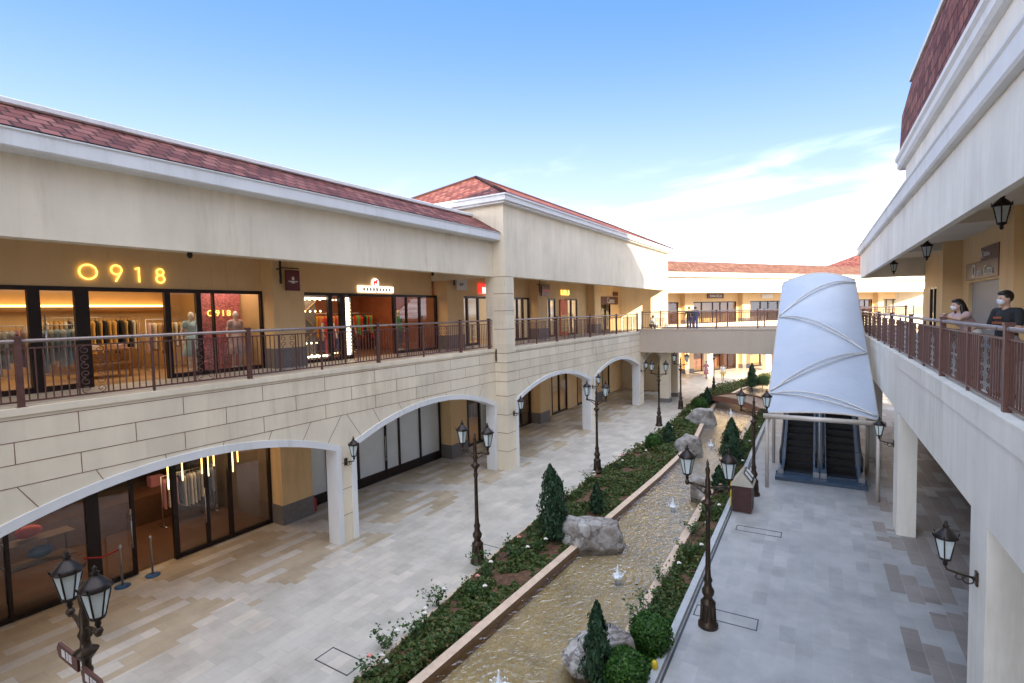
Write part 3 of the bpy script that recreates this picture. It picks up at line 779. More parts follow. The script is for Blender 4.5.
def railing(name, label, pts, posts_at, zb, zt, frame=0, group=None, scroll=True, pitch=.115, sub=2.1, off=.27, dense=False):
    """balcony railing along a polyline pts [(x,y)..]; panels with scrollwork between posts"""
    base = (pts[0][0], pts[0][1], zb)
    th = thing(name, label, 'railing', base, frame, group)
    V = [Vector((x, y, 0)) for x, y in pts]; L_ = [0]
    for a, b in zip(V, V[1:]): L_.append(L_[-1] + (b - a).length)
    def at(d):
        d = max(0, min(d, L_[-1]))
        for i in range(len(V) - 1):
            if d <= L_[i + 1] + 1e-6:
                u = (V[i + 1] - V[i]).normalized(); return V[i] + u * (d - L_[i]), u
    ang = lambda u: math.atan2(u.y, u.x)
    # top rail: one rounded bar
    tr = MB(); tr.tube([(p.x, p.y, zt) for p in V], .034, 8); tr.build('top_rail', M['rail_top'], th)
    lo = MB()
    for i in range(len(V) - 1):
        for z, h in ((zb + .09, .016), (zt - .13, .014)):
            c = (V[i] + V[i + 1]) / 2; u = (V[i + 1] - V[i])
            lo.obox((c.x, c.y), ang(u), u.length / 2, .016, z - h, z + h)
    lo.build('rail', M['metal_brown'], th)
    for d in posts_at:
        p, u = at(d); pb = MB(); pb.obox((p.x, p.y), ang(u), .045, .045, zb - .02, zt + .05); pb.obox((p.x, p.y), ang(u), .055, .055, zt + .05, zt + .085); pb.obox((p.x, p.y), ang(u), .07, .07, zb - .02, zb + .0)
        pb.build('post', M['metal_brown'], th)
    bal = []
    for a, b in zip(posts_at, posts_at[1:]):
        n = max(1, round((b - a) / sub)); w_ = (b - a) / n
        for k in range(n):
            s0 = a + k * w_; s1 = s0 + w_
            if k:
                p, u = at(s0); pb = MB(); pb.obox((p.x, p.y), ang(u), .022, .022, zb - .02, zt - .04); pb.build('post', M['metal_brown'], th)
            pn = MB(); pn2 = MB()
            sc0, sc1 = (s0 + .05, s0 + .05) if not scroll else (s0 + w_ * .40, s0 + w_ * .40 + .46)
            if dense: sc0, sc1 = s0 + w_ * .36, s0 + w_ * .36 + .62
            d = s0 + pitch
            while d < s1 - .06:
                if not (sc0 - .02 < d < sc1 + .02) or not scroll:
                    p, u = at(d); (pn if d < sc0 or not scroll else pn2).obox((p.x, p.y), ang(u), .009, .009, zb + .09, zt - .13)
                d += pitch
            pn.build('balusters', M['metal_brown'], th)
            if pn2.f: pn2.build('balusters', M['metal_brown'], th)
            if scroll:
                sm = MB(); z0, z1 = zb + .105, zt - .145
                for q in (sc0, sc1):
                    p, u = at(q); sm.obox((p.x, p.y), ang(u), .012, .012, z0, z1)
                m = 3; hh = (z1 - z0) / m; r = min((sc1 - sc0) / 4, hh / 4) * .98
                for row in range(m):
                    for cidx in (0, 1):
                        for half in (0, 1):
                            cs = sc0 + (sc1 - sc0) * (.25 + .5 * cidx); cz = z0 + hh * (row + .25 + .5 * half)
                            pts_ = []
                            sgn = 1 if (cidx + half) % 2 else -1
                            for i in range(15):
                                tt = i / 14; rr = r * (1 - .72 * tt); an = sgn * (tt * 2.3 * PI) + (PI / 2 if half else -PI / 2)
                                p, u = at(cs + rr * math.cos(an) * 1.15); pts_.append((p.x, p.y, cz + rr * math.sin(an)))
                            sm.tube(pts_, .0085, 5)
                sm.build('scroll_panel', M['metal_brown'], th)
    return th

# ------------------------------------------------------------------ left wing, low block
LW = thing('shopping_arcade', 'low cream arcade building at the left with arched ground floor and gold numerals', 'building', (-12, 2, 0))
W = Wing(-12, -1, 0, LW)
OPS = [(-14.2, -6.66, 2.74, 3.47), (-5.98, 1.56, 2.74, 3.47), (2.24, 9.76, 2.74, 3.47), (10.43, 17.80, 2.72, 3.44)]
ROWS = [4.86, 4.475, 4.09, 3.70]
mb = MB(); arch_wall(W, mb, 0, .4, -14.8, 17.96, 5.05, OPS)
joints(W, mb, 0, -14.8, 17.95, OPS, ROWS, 3, piers=[(9.93, 10.27), (1.72, 2.08)])
W.box(mb, -.03, -14.8, 4.93, .42, 17.955, 5.055, 0)
mb.build('arcade_wall', [M['wall_b'], M['joint']], LW)
for o in OPS[1:]: arch_trim(W, o, 0, .4)
mb = MB(); W.box(mb, .4, -14.8, 4.5, 9, 17.96, 4.95); mb.build('gallery_floor', M['slab'], LW)
mb = MB(); W.box(mb, 0, -14.8, 8.0, .35, 17.96, 9.45); mb.build('upper_beam', M['wall'], LW)
mb = MB()
mb.extr([(-12.36, 9.41), (-11.64, 9.43), (-11.61, 9.46), (-11.61, 9.70), (-11.58, 9.73), (-11.58, 9.75), (-11.75, 9.765), (-12.36, 9.765)], 'y', -14.8, 18.42); mb.build('cornice', M['white'], LW)
rf = MB(); roof_quad(rf, (-11.60, -14.8, 9.775), (-11.60, 18.35, 9.775), (-12.80, 18.35, 10.46), (-12.80, -14.8, 10.46))
rf.quad((-12.8, -14.8, 10.46), (-12.8, 18.35, 10.46), (-21, 18.35, 10.40), (-21, -14.8, 10.40)); rf.quad((-11.60, 18.35, 9.775), (-12.8, 18.35, 10.46), (-21, 18.35, 10.4), (-21, 18.35, 9.775))
ro = rf.build('roof', M['tile'], LW)
mb = MB(); mb.extr([(-12.78, 10.475), (-12.74, 10.50), (-12.74, 10.58), (-12.78, 10.61), (-13.2, 10.61), (-13.2, 10.465), (-12.9, 10.465)], 'y', -14.8, 17.72); mb.build('roof_cap', M['white'], ro)
mb = MB(); W.box(mb, .35, -14.8, 9.0, 9, 17.96, 9.1); mb.build('gallery_ceiling', M['soffit'], LW)
mb = MB(); W.box(mb, .4, -14.8, 4.3, 3.3, 17.96, 4.45); mb.build('arcade_ceiling', M['soffit'], LW)
mb = MB(); W.box(mb, 3.3, -14.8, 7.35, 3.5, 17.96, 9.0); W.box(mb, 3.3, -14.8, 3.3, 3.5, 17.96, 4.3); W.box(mb, 3.3, -14.8, 0, 3.5, .4, 3.3); W.box(mb, 3.3, -14.8, 4.95, 3.5, .4, 7.35)
W.box(mb, 8.7, -14.8, 0, 9, 17.96, 10.3); W.box(mb, .4, -14.8, 0, 8.7, -14.6, 10.2)
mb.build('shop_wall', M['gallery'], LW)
for a, b in ((.4, 1.55), (9.86, 10.97)):
    pilaster(W, a, b, 4.95, 9.0); pilaster(W, a, b, 0, 4.3)
for z in (8.36,):
    mb = MB()
    for s in (6.2, 14.4): mb.lathe([(.05, 8.0), (.06, 7.93), (.03, 7.88), (.001, 7.87)], -12.2, s, 10)
    mb.build('camera_dome', M['black_metal'], LW)
# upper shop with the numerals
room(W, 1.6, 9.86, 4.955, 8.3, 'shop_wall', 'shop_floor')
shop_front(W, 1.55, 9.86, 4.95, 7.36, [(4.25, .22), (5.10, .28), (7.05, .14), (7.86, .13), (8.32, .05)], gap=(5.36, 7.06), handles=(4.52, 7.80))
mb = MB(); W.box(mb, 8.05, 4.4, 7.0, 8.15, 9.3, 7.06); mb.build('ceiling_light', M['cove'], LW)
mb = MB(); W.box(mb, 7.9, 4.2, 6.9, 8.15, 9.4, 6.99); W.box(mb, 6.9, 4.0, 4.96, 8.18, 4.2, 8.0); mb.build('wall_shelf', M['wood'], LW)
downlights(W, 1.8, 9.6, 8.29, (4.2, 6.0), 5)
mb = MB(); W.box(mb, 4.4, 8.5, 4.96, 4.5, 9.8, 7.8); mb.build('flower_wall', mat('flower_wall_pink', (.42, .12, .13), .8, var=.75, scale=16), LW)
lit(W, 5.6, 5.6, 8.2, (6, 2.5), 38, (1, .72, .42))
lit(W, 9.1, 3.9, 8.2, (1.2, .8), 10, (1, .85, .7))
# upper shop with the bulb framed window
room(W, 10.97, 18.2, 4.955, 8.3, 'shop_red', 'dark_wood', ceil='shop_dark')
shop_front(W, 10.97, 18.24, 4.95, 7.36, [(12.35, .16), (12.85, .22), (13.35, .06), (15.55, .14), (16.3, .05), (17.1, .08)], gap=(13.42, 15.56), handles=(15.62,))
mb = MB()
for z in (7.12, 6.72, 5.62, 5.2):
    for i in range(6 if z > 6 else 5): mb.ball(W.P(3.46, 11.1 + i * .21, z), .032, seg=8, rings=5)
for z in (7.12, 5.2):
    for i in range(4): mb.ball(W.P(3.46, 12.45 + i * .13, z), .03, seg=8, rings=5)
for i in range(15): mb.ball(W.P(3.3, 13.3, 5.25 + i * .125), .03, seg=8, rings=5)
mb.build('marquee_bulb', M['bulb'], LW)
mb = MB()
for z in (7.17, 5.15): W.box(mb, 3.38, 11.0, z - .03, 3.45, 12.35, z + .03)
W.box(mb, 3.36, 13.22, 5.1, 3.4, 13.4, 7.2)
mb.build('bulb_frame', M['cove_w'], LW)
mb = MB(); W.box(mb, 3.9, 11.0, 4.96, 4.0, 12.3, 7.3); mb.build('window_backdrop', M['shop_dark'], LW)
mb = MB()
for a, b in (((11.05, 6.1), (12.3, 7.1)), ((11.05, 7.1), (12.3, 6.1)), ((11.05, 5.2), (12.3, 6.1))): mb.tube([W.P(3.86, *a), W.P(3.86, *b)], .02, 6)
mb.build('window_lattice', M['wood'], LW)
downlights(W, 11.2, 18, 8.29, (4.4, 6.0), 4, 'cove')
mb = MB(); W.box(mb, 7.8, 13.0, 6.3, 8.15, 17.8, 6.36); W.box(mb, 7.8, 13.0, 5.5, 8.15, 17.8, 5.56); mb.build('wall_shelf', M['wood'], LW)
lit(W, 14.8, 5.4, 8.2, (4.5, 2.2), 34, (1, .55, .26)); lit(W, 11.7, 3.65, 7.25, (1.0, .2), 3, (1, .75, .5))
# ground floor: dim shop with an open door, then a shop closed with white panels
room(W, 1.6, 9.86, .012, 3.9, 'shop_dark', 'dark_wood', ceil='shop_dark')
shop_front(W, 1.55, 9.86, 0.0, 3.32, [(3.58, .07), (5.04, .26), (5.98, .07), (6.96, .12), (7.84, .08), (8.50, .10)], gap=(6.05, 6.98), handles=(5.94, 7.78))
for i in range(8):
    mb = MB(); s = 7.2 + i * .31; W.box(mb, 4.0 + .25 * (i % 3), s, 1.75 + .2 * (i % 2), 4.025 + .25 * (i % 3), s + .025, 2.5 + .1 * (i % 3)); mb.build('pendant_light', M['cove'], LW)
downlights(W, 2, 9.6, 3.89, (4.4, 6.5), 5, 'cove')
mb = MB(); W.box(mb, 6.8, 2.0, .02, 8.1, 9.6, .9); W.box(mb, 7.6, 2.0, 1.5, 8.1, 9.6, 1.55); W.box(mb, 7.6, 2.0, 2.2, 8.1, 9.6, 2.25); mb.build('wall_shelf', M['dark_wood'], LW)
lit(W, 6.4, 5.2, 3.8, (6, 2), 34, (1, .66, .38))
shop_front(W, 10.97, 18.24, 0.0, 3.32, [(12.0, .06), (13.40, .08), (14.82, .08), (15.58, .08), (16.86, .08)], low=.36, handles=(14.78,), glass='panel')

# ------------------------------------------------------------------ left wing, taller block with the hip roof
TW = thing('hip_roof_pavilion', 'taller cream block with red tiled hip roof past the low left arcade', 'building', (-11.45, 18, 0))
T = Wing(-11.45, -1, 0, TW)
OPT = [(18.75, 26.35, 2.78, 3.50), (27.05, 34.65, 2.78, 3.50), (35.6, 41.2, 2.78, 3.50)]
mb = MB(); arch_wall(T, mb, 0, .45, 17.96, 42, 5.06, OPT)
T.box(mb, -.03, 18.62, 4.93, .47, 42.0, 5.066)
T.box(mb, .45, 17.96, 0, 1.0, 18.62, 4.5)
T.box(mb, 0, 17.96, 5.06, .95, 18.66, 8.0)
joints(T, mb, 0, 18.6, 41.9, OPT, ROWS, 5, piers=[(18.0, 18.6), (26.5, 26.9), (34.8, 35.4)])
for z in [8.0 - .012, 7.3, 6.6, 5.85] + ROWS[:] + [3.1, 2.32, 1.56, .8]:
    mb.box(-11.446, 17.955, z - .009, -11.445, 18.62, z + .009, 1); mb.box(-12.0, 17.952, z - .009, -11.447, 17.956, z + .009, 1)
mb.build('arcade_wall', [M['wall_bt'], M['joint']], TW)
for o in OPT: arch_trim(T, o, 0, .45)
mb = MB(); T.box(mb, 0, 17.96, 8.0, .4, 42.0, 10.92); T.box(mb, .4, 17.96, 8.001, 9.2, 18.26, 10.92); T.box(mb, .4, 41.7, 0, 9.2, 42, 10.92); mb.build('upper_beam', M['wall'], TW)
mb = MB(); T.box(mb, 0, 40.9, 5.06, 1.05, 41.95, 8.0); mb.build('corner_column', M['wall'], TW)
mb = MB()
x0, x1, y0, y1 = -18.9, -11.12, 17.6, 42.3
for (zz0, zz1, e) in ((10.88, 10.96, -.1), (10.96, 11.16, 0), (11.16, 11.22, .05)): mb.box(x0 - e, y0 - e, zz0, x1 + e, y1 + e, zz1)
mb.build('cornice', M['white'], TW)
rf = MB(); E0 = .02; xa, xb, ya, yb, ze = x0 + .0, x1 - .0, y0 + .0, y1 - .0, 11.225
hx = (xb - xa) / 2; zr = 13.12; cx = (xa + xb) / 2
pk0, pk1 = (cx, ya + hx * .92, zr), (cx, yb - hx * .92, zr)
roof_quad(rf, (xb, ya, ze), (xb, yb, ze), pk1, pk0, 1); roof_quad(rf, (xa, yb, ze), (xa, ya, ze), pk0, pk1, 1)
roof_tri(rf, (xa, ya, ze), (xb, ya, ze), pk0, 0); roof_tri(rf, (xb, yb, ze), (xa, yb, ze), pk1, 0)
ro = rf.build('roof', [M['tile'], M['tile']], TW)
mb = MB()
for a, b in ((pk0, pk1), (pk0, (xb, ya, ze)), (pk0, (xa, ya, ze)), (pk1, (xb, yb, ze))): mb.tube([Vector(a) + Vector((0, 0, .02)), Vector(b) + Vector((0, 0, .02))], .075, 8)
mb.build('ridge_tile', M['tile'], ro)
mb = MB(); T.box(mb, .45, 18.26, 4.5, 9.2, 41.7, 4.95); mb.build('gallery_floor', M['slab'], TW)
mb = MB(); T.box(mb, .4, 18.26, 9.0, 9.2, 41.7, 9.1); mb.build('gallery_ceiling', M['soffit'], TW)
mb = MB(); T.box(mb, .45, 18.62, 4.3, 3.85, 41.7, 4.45); mb.build('arcade_ceiling', M['soffit'], TW)
TT = 3.85   # shop fronts line up with those of the low block
mb = MB(); T.box(mb, TT, 18.26, 7.35, TT + .2, 41.7, 9.0); T.box(mb, TT, 18.26, 3.3, TT + .2, 41.7, 4.3)
T.box(mb, TT, 29.9, 4.95, TT + .2, 31.3, 7.35); T.box(mb, TT, 33.2, 4.95, TT + .2, 34.9, 7.35); T.box(mb, TT, 36, 4.95, TT + .2, 37.4, 7.35); T.box(mb, TT, 39.4, 4.95, TT + .2, 41.7, 7.35)
T.box(mb, TT, 26.5, 0, TT + .2, 29.2, 3.3); T.box(mb, TT, 31.4, 0, TT + .2, 33.0, 3.3); T.box(mb, TT, 39, 0, TT + .2, 41.7, 3.3)
T.box(mb, 8.9, 18.26, 0, 9.2, 41.7, 10.9)
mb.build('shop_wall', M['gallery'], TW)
for a, b in ((18.3, 19.5), (26.6, 27.75), (34.9, 36.05)):
    pilaster(T, a, b, 4.95, 9.0, t0=TT - .6, t1=TT); pilaster(T, a, b, 0, 4.3, t0=TT - .6, t1=TT)
room(T, 19.5, 26.6, 4.955, 8.3, 'shop_white', 'shop_floor', t0=TT + .1)
shop_front(T, 19.54, 26.55, 4.95, 7.36, [(20.5, .1), (21.4, .1), (22.6, .12), (24.2, .1), (25.2, .1), (25.8, .1)], t=TT + .02, gap=(21.5, 22.6))
downlights(T, 19.6, 26.4, 8.29, (5, 7), 5); lit(T, 23, 6.0, 8.2, (5, 2.5), 40, (1, .8, .58))
room(T, 27.8, 34.9, 4.955, 8.3, 'shop_white', 'shop_floor', t0=TT + .1)
shop_front(T, 27.75, 29.9, 4.95, 7.36, [(28.5, .1), (29.1, .08)], t=TT + .02)
shop_front(T, 31.3, 33.2, 4.95, 7.36, [(32.2, .1)], t=TT + .02)
lit(T, 31, 6.2, 8.2, (5, 2.5), 40, (1, .8, .58)); downlights(T, 28, 34.8, 8.29, (5.2, 7), 4)
room(T, 36.0, 41.6, 4.955, 8.3, 'shop_dark', 'shop_floor', t0=TT + .1)
shop_front(T, 37.4, 39.4, 4.95, 7.36, [(38.4, .1)], t=TT + .02)
room(T, 19.5, 26.5, .012, 3.9, 'shop_dark', 'shop_floor', t0=TT + .1)
shop_front(T, 19.54, 26.5, 0, 3.32, [(20.3, .1), (21.3, .1), (22.1, .1), (23.2, .1), (24.4, .1), (25.4, .12)], t=TT + .02, gap=(23.3, 24.4))
mb = MB(); T.box(mb, TT + .12, 21.4, .3, TT + .15, 22.1, 3.2); T.box(mb, TT + .12, 22.2, .3, TT + .15, 23.2, 3.2); T.box(mb, TT + .12, 24.5, .3, TT + .15, 25.4, 3.2); mb.build('closing_panel', M['shop_white'], TW)
mb = MB(); T.box(mb, TT - .03, 19.6, .1, TT - .01, 20.3, 3.2); mb.build('brown_door', M['dark_wood'], TW)
lit(T, 23, 6, 3.8, (4, 2), 18, (1, .75, .5))
room(T, 29, 41.5, .012, 3.9, 'shop_white', 'shop_floor', t0=TT + .1)
shop_front(T, 29.2, 31.4, 0, 3.32, [(30.2, .1)], t=TT + .02); shop_front(T, 33.0, 39, 0, 3.32, [(34.2, .1), (36.2, .1), (37.5, .1)], t=TT + .02)
lit(T, 35, 6, 3.8, (6, 2), 25, (1, .8, .55))

# railings of the two left galleries
railing('balcony_railing', 'brown railing on the near left gallery, in front of the shop with gold numerals', [(-12.1, -1.0), (-12.1, 17.88)], [0, 4.19, 8.39, 12.59, 16.79, 18.7], 5.06, 6.21)
railing('balcony_railing', 'brown railing on the gallery under the hip roof, running up to the crossing bridge', [(-11.6, 18.72), (-11.6, 34.95)], [.05, 4.1, 8.15, 12.2, 16.15], 5.07, 6.21, sub=2.03)
# ------------------------------------------------------------------ right wing (frame 1: n towards the right, d along it)
RW = thing('shopping_arcade', 'long cream arcade building on the right with flat lintels and steep tiled attic', 'building', (2, 18, 0), 1)
R = Wing(2.0, 1, 1, RW)
M['wall_r'] = M['wall_p']
mb = MB()
R.box(mb, 0, -30, 3.5, .30, 35.3, 5.055); R.box(mb, -.022, -30, 4.74, .33, 35.3, 5.065); R.box(mb, -.03, -30, 5.05, .36, 35.3, 5.085)
mb.build('parapet_wall', [M['wall_p'], M['joint']], RW)
for d in (-8.3, .4, 9.1, 17.9, 26.7):
    mb = MB(); R.box(mb, .003, d, 0, .44, d + .86, 3.5); mb.build('column', M['wall_p'], RW)
mb = MB(); R.box(mb, .3, -30, 4.5, 8.6, 35.3, 4.95); mb.build('gallery_floor', M['slab'], RW)
mb = MB(); R.box(mb, .3, -30, 4.2, 3.1, 35.3, 4.4); mb.build('arcade_ceiling', M['soffit'], RW)
mb = MB(); R.box(mb, .15, -30, 8.0, .29, 35.8, 9.4); R.box(mb, .29, 35.4, 8.0, 8.6, 35.8, 9.4); mb.build('upper_beam', M['wall_p'], RW)
mb = MB(); R.box(mb, .29, -30, 8.97, 8.6, 35.4, 9.1)
for d in (9.9, 18.7, 27.5): R.box(mb, .29, d, 8.66, 3.0, d + .4, 8.97)
R.box(mb, .29, -30, 8.55, .5, 35.4, 8.97); mb.build('gallery_ceiling', M['soffit'], RW)
mb = MB(); mb.extr([(2.4, 9.30), (2.03, 9.30), (2.0, 9.34), (2.0, 9.62), (1.97, 9.66), (1.97, 9.71), (2.1, 9.74), (2.4, 9.74)], 'y', -30, 36.0); mb.box(2.0, 35.8, 9.3, 10.6, 36.1, 9.72); mb.build('cornice', M['white'], RW)
mb = MB()
roof_quad(mb, (2.05, 18.42, 9.745), (2.05, 36.05, 9.745), (3.3, 36.05, 9.95), (3.3, 18.42, 9.95)); mb.quad((3.3, 18.42, 9.95), (3.3, 36.05, 9.95), (10.6, 36.05, 9.95), (10.6, 18.42, 9.95)); mb.quad((2.05, 36.05, 9.745), (3.3, 36.05, 9.95), (10.6, 36.05, 9.95), (10.6, 36.05, 9.7))
roof_quad(mb, (5.6, 18.5, 9.96), (5.6, 35.6, 9.96), (6.6, 35.6, 14.6), (6.6, 18.5, 14.6)); roof_quad(mb, (10.6, 35.6, 9.96), (10.6, 18.5, 9.96), (6.6, 18.5, 14.6), (6.6, 35.6, 14.6)); roof_tri(mb, (5.6, 35.6, 9.96), (10.6, 35.6, 9.96), (6.6, 35.6, 14.6))  # steep rear ridge, hidden from view, added to shade the bridge front
mb.build('roof', M['tile'], RW)
# attic: plain wall band, cornice, steep tiled slope with a white capping
mb = MB(); R.box(mb, .12, -30, 9.745, 8.6, 18.3, 10.32); R.box(mb, .3, -30, 10.64, 8.6, 18.0, 11.9); mb.build('attic_wall', M['wall_p'], RW)
mb = MB(); mb.extr([(2.3, 10.28), (2.02, 10.30), (1.97, 10.36), (1.97, 10.50), (1.92, 10.55), (1.92, 10.64), (2.3, 10.66)], 'y', -30, 18.75); mb.box(2.3, 18.3, 10.3, 10.6, 18.75, 10.655); mb.build('attic_cornice', M['white'], RW)
at = MB()
roof_quad(at, (2.0, -30, 10.65), (2.0, 18.62, 10.65), (2.04, 18.55, 11.75), (2.04, -30, 11.75))
roof_quad(at, (2.04, -30, 11.75), (2.04, 18.55, 11.75), (2.16, 17.75, 12.42), (2.16, -30, 12.42))
roof_quad(at, (2.0, 18.62, 10.65), (10.6, 18.62, 10.65), (10.6, 18.55, 11.75), (2.04, 18.55, 11.75)); roof_quad(at, (2.04, 18.55, 11.75), (10.6, 18.55, 11.75), (10.6, 17.75, 12.42), (2.16, 17.75, 12.42))
at.quad((2.16, -30, 12.42), (2.16, 17.75, 12.42), (10.6, 17.75, 12.42), (10.6, -30, 12.42))
ao = at.build('attic_roof', M['tile'], RW)
mb = MB(); mb.box(2.10, -30, 12.40, 2.3, 17.8, 12.52); mb.build('roof_cap', M['white'], ao)
mb = MB(); mb.extr([(6.5, 12.43), (6.5, 22.2), (13, 23.7), (16, 23.7), (16, 0), (10.62, 0), (10.62, 12.43)], 'y', -44, 12.6); mb.build('shadow_block', M['wall_p'], RW)  # unseen tall block added to keep the sun off the left wing
mb = MB(); R.box(mb, 8.3, -30, 0, 8.6, 35.8, 9.6); mb.build('rear_wall', M['wall_p'], RW)
# gallery back wall with a shuttered shop
mb = MB(); RT = 3.0
R.box(mb, RT, -30, 7.3, RT + .2, 35.4, 8.97)
for a, b in ((-30, 12), (14.5, 21.8), (26.0, 31.6), (33.6, 35.8)): R.box(mb, RT, a, 4.95, RT + .2, b, 7.3)
R.box(mb, RT, -30, 3.2, RT + .2, 35.4, 4.4)
for a, b in ((-30, 4), (8, 10.5), (16.5, 19), (23.2, 25.8), (27.2, 36)): R.box(mb, RT, a, 0, RT + .2, b, 3.2)
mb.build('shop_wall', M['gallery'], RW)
for d in (9.5, 18.3, 27.1):
    pilaster(R, d, d + 1.2, 4.95, 8.97, t0=RT - .6, t1=RT, ph=.5)
    pilaster(R, d, d + 1.2, 0, 4.3, t0=RT - .6, t1=RT)
mb = MB(); R.box(mb, RT + .1, 21.8, 4.95, RT + .14, 26.0, 7.3)
for k in range(22): R.box(mb, RT + .09, 21.8, 5.0 + k * .105, RT + .101, 26, 5.07 + k * .105)
mb.build('roller_shutter', M['shutter'], RW)
mb = MB(); R.box(mb, RT - .02, 25.9, 4.95, RT + .1, 26.0, 7.3); R.box(mb, RT - .02, 21.8, 4.95, RT + .1, 21.9, 7.3); R.box(mb, RT - .02, 21.8, 7.24, RT + .1, 26.0, 7.32); mb.build('door_frame', M['gallery'], RW)
mb = MB(); R.box(mb, RT + .12, 25.2, 4.95, RT + .16, 25.88, 7.22); mb.build('dark_door', M['frame'], RW)
shop_front(R, 31.6, 33.6, 4.95, 7.3, [(32.5, .12)], t=RT + .02)
room(R, 31.4, 34, 4.95, 8.3, 'shop_dark', 'shop_floor', t0=RT + .12, t1=5)
for a, b in ((4, 8), (10.5, 16.5), (19, 23.2)):
    shop_front(R, a, b, 0, 3.2, [(a + (b - a) * k / 4, .1) for k in (1, 2, 3)], t=RT + .02)
    room(R, a - .1, b + .1, .012, 3.6, 'shop_dark', 'dark_wood', t0=RT + .12, t1=7)
mb = MB(); R.box(mb, RT - .03, 25.8, 0, RT + .1, 27.2, 2.9); mb.build('service_door', M['dark_wood'], RW)
railing('balcony_railing', 'dark brown scrollwork railing on the right gallery with two people behind it', [(2.12, 3.0), (2.12, 35.2)], [.0, 1.93 + .0, 5.93, 9.93, 13.87, 17.87, 21.87, 25.87, 29.87, 32.1], 5.08, 6.15, 1, sub=2.0, dense=True)

# ------------------------------------------------------------------ crossing bridge
BR = thing('footbridge', 'upper level cream bridge spanning the plaza between the two wings', 'bridge', (-9.1, 37, 0), 1)
mb = MB(); mb.box(-10.55, 35.3, 3.62, 1.98, 35.62, 5.2); mb.box(-10.55, 40.2, 3.62, 5, 40.5, 5.2); mb.box(1.98, 35.85, 3.62, 2.3, 40.2, 5.2)
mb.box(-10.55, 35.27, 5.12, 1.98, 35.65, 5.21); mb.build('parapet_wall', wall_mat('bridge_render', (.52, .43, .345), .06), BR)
mb = MB(); mb.box(-10.55, 35.62, 4.5, 1.98, 40.2, 4.95); mb.build('deck', M['slab'], BR)
for d in (36.9, 39.6):
    mb = MB(); mb.box(-9.45, d, 0, -8.85, d + .6, 4.5); c = mb.build('column', M['wall'], BR)
    mb = MB(); mb.box(-9.5, d - .05, 0, -8.8, d + .65, .28); mb.build('plinth', M['plinth'], c)
railing('bridge_railing', 'brown railing along the near edge of the upper crossing bridge', [(-10.3, 35.46), (1.9, 35.46)], [.02, 2.4, 4.8, 7.2, 9.6, 12.18], 5.21, 6.34, 1, scroll=False, sub=2.4)
railing('bridge_railing', 'brown railing along the far edge of the upper crossing bridge', [(-10.3, 40.35), (4.9, 40.35)], [.02, 2.4, 4.8, 7.2, 9.6, 12., 15.1], 5.21, 6.34, 1, scroll=False, sub=2.4)
# walkway the photographer stands on
KW = thing('footbridge', 'upper walkway between the wings under the viewer', 'bridge', (-5, -2, 4.5))
mb = MB(); mb.box(-11.9, -5.5, 4.5, 1.95, .35, 4.95); mb.build('deck', M['slab'], KW)

# ------------------------------------------------------------------ far wing, in the sun
fa = math.atan2(8.1, 13.0)
FWo = thing('shopping_arcade', 'sunlit far wing with a long red tiled roof closing the view beyond the bridge', 'building', (0, 0, 0), 0)
FWo.location = (-13.2, 48.2, 0); FWo.rotation_euler.z = -fa
F = Wing(0, -1, 0, FWo)
S0, S1 = -9, 92
mb = MB(); F.box(mb, 0, S0, 3.5, .35, S1, 5.1); F.box(mb, 0, S0, 8.0, .35, S1, 9.5)
for k in range(12):
    s = -3.2 + k * 8.2; F.box(mb, .005, s, 0, .5, s + .8, 3.5)
mb.build('facade_wall', M['wall'], FWo)
mb = MB(); mb.extr([(-.3, 9.46), (.36, 9.47), (.4, 9.52), (.4, 9.84), (.44, 9.9), (-.3, 9.93)], 'y', S0, S1); mb.build('cornice', M['white'], FWo)
mb = MB(); roof_quad(mb, (.4, S0, 9.93), (.4, S1, 9.93), (-2.2, S1, 11.15), (-2.2, S0, 11.15)); mb.quad((-2.2, S0, 11.15), (-2.2, S1, 11.15), (-12, S1, 11.1), (-12, S0, 11.1))
mb.build('roof', M['tile_far'], FWo)
mb = MB(); F.box(mb, .35, S0, 4.5, 9, S1, 4.95); mb.build('gallery_floor', M['slab'], FWo)
mb = MB(); F.box(mb, .35, S0, 8.4, 9, S1, 8.55); F.box(mb, .35, S0, 4.3, 3.3, S1, 4.45); mb.build('gallery_ceiling', M['soffit'], FWo)
mb = MB(); F.box(mb, 3.3, S0, 7.2, 3.5, S1, 8.4); F.box(mb, 3.3, S0, 3.2, 3.5, S1, 4.3); F.box(mb, 8.8, S0, 0, 9, S1, 11); F.box(mb, .3, S0, 0, 8.8, S0 + .2, 9.9)
for k in range(12):
    s = -3.4 + k * 8.2
    for z0, z1 in ((0, 3.2), (4.95, 7.2)): F.box(mb, 3.3, s - .35, z0, 3.5, s + 1.55, z1)
mb.build('shop_wall', M['gallery'], FWo)
for k in range(12):
    s = -3.4 + k * 8.2
    for z0, z1 in ((0, 4.3), (4.95, 8.4)): pilaster(F, s, s + 1.15, z0, z1, ph=.45)
    if k > 7: continue
    for z0, z1 in ((0, 3.2), (4.95, 7.2)):
        a, b = s + 1.55, s + 7.85
        shop_front(F, a, b, z0, z1, [(a + q * (b - a), .1) for q in ((.2, .45, .62, .8) if k % 2 else (.3, .5, .75))], glass='glass')
        room(F, a - .1, b + .1, z0 + .012, z1 + .6, ('shop_white', 'shop_red', 'shop_wall', 'shop_dark')[(k + (z0 > 1)) % 4], 'shop_floor', t1=6)
th = railing('balcony_railing', 'brown railing on the sunlit gallery of the far wing', [(-.1, S0 + .2), (-.1, 60)], [0, 8.2, 16.4, 24.6, 32.8, 41, 49.2, 57.4, 68.8], 5.1, 6.25, scroll=False, sub=4.1, pitch=.16)
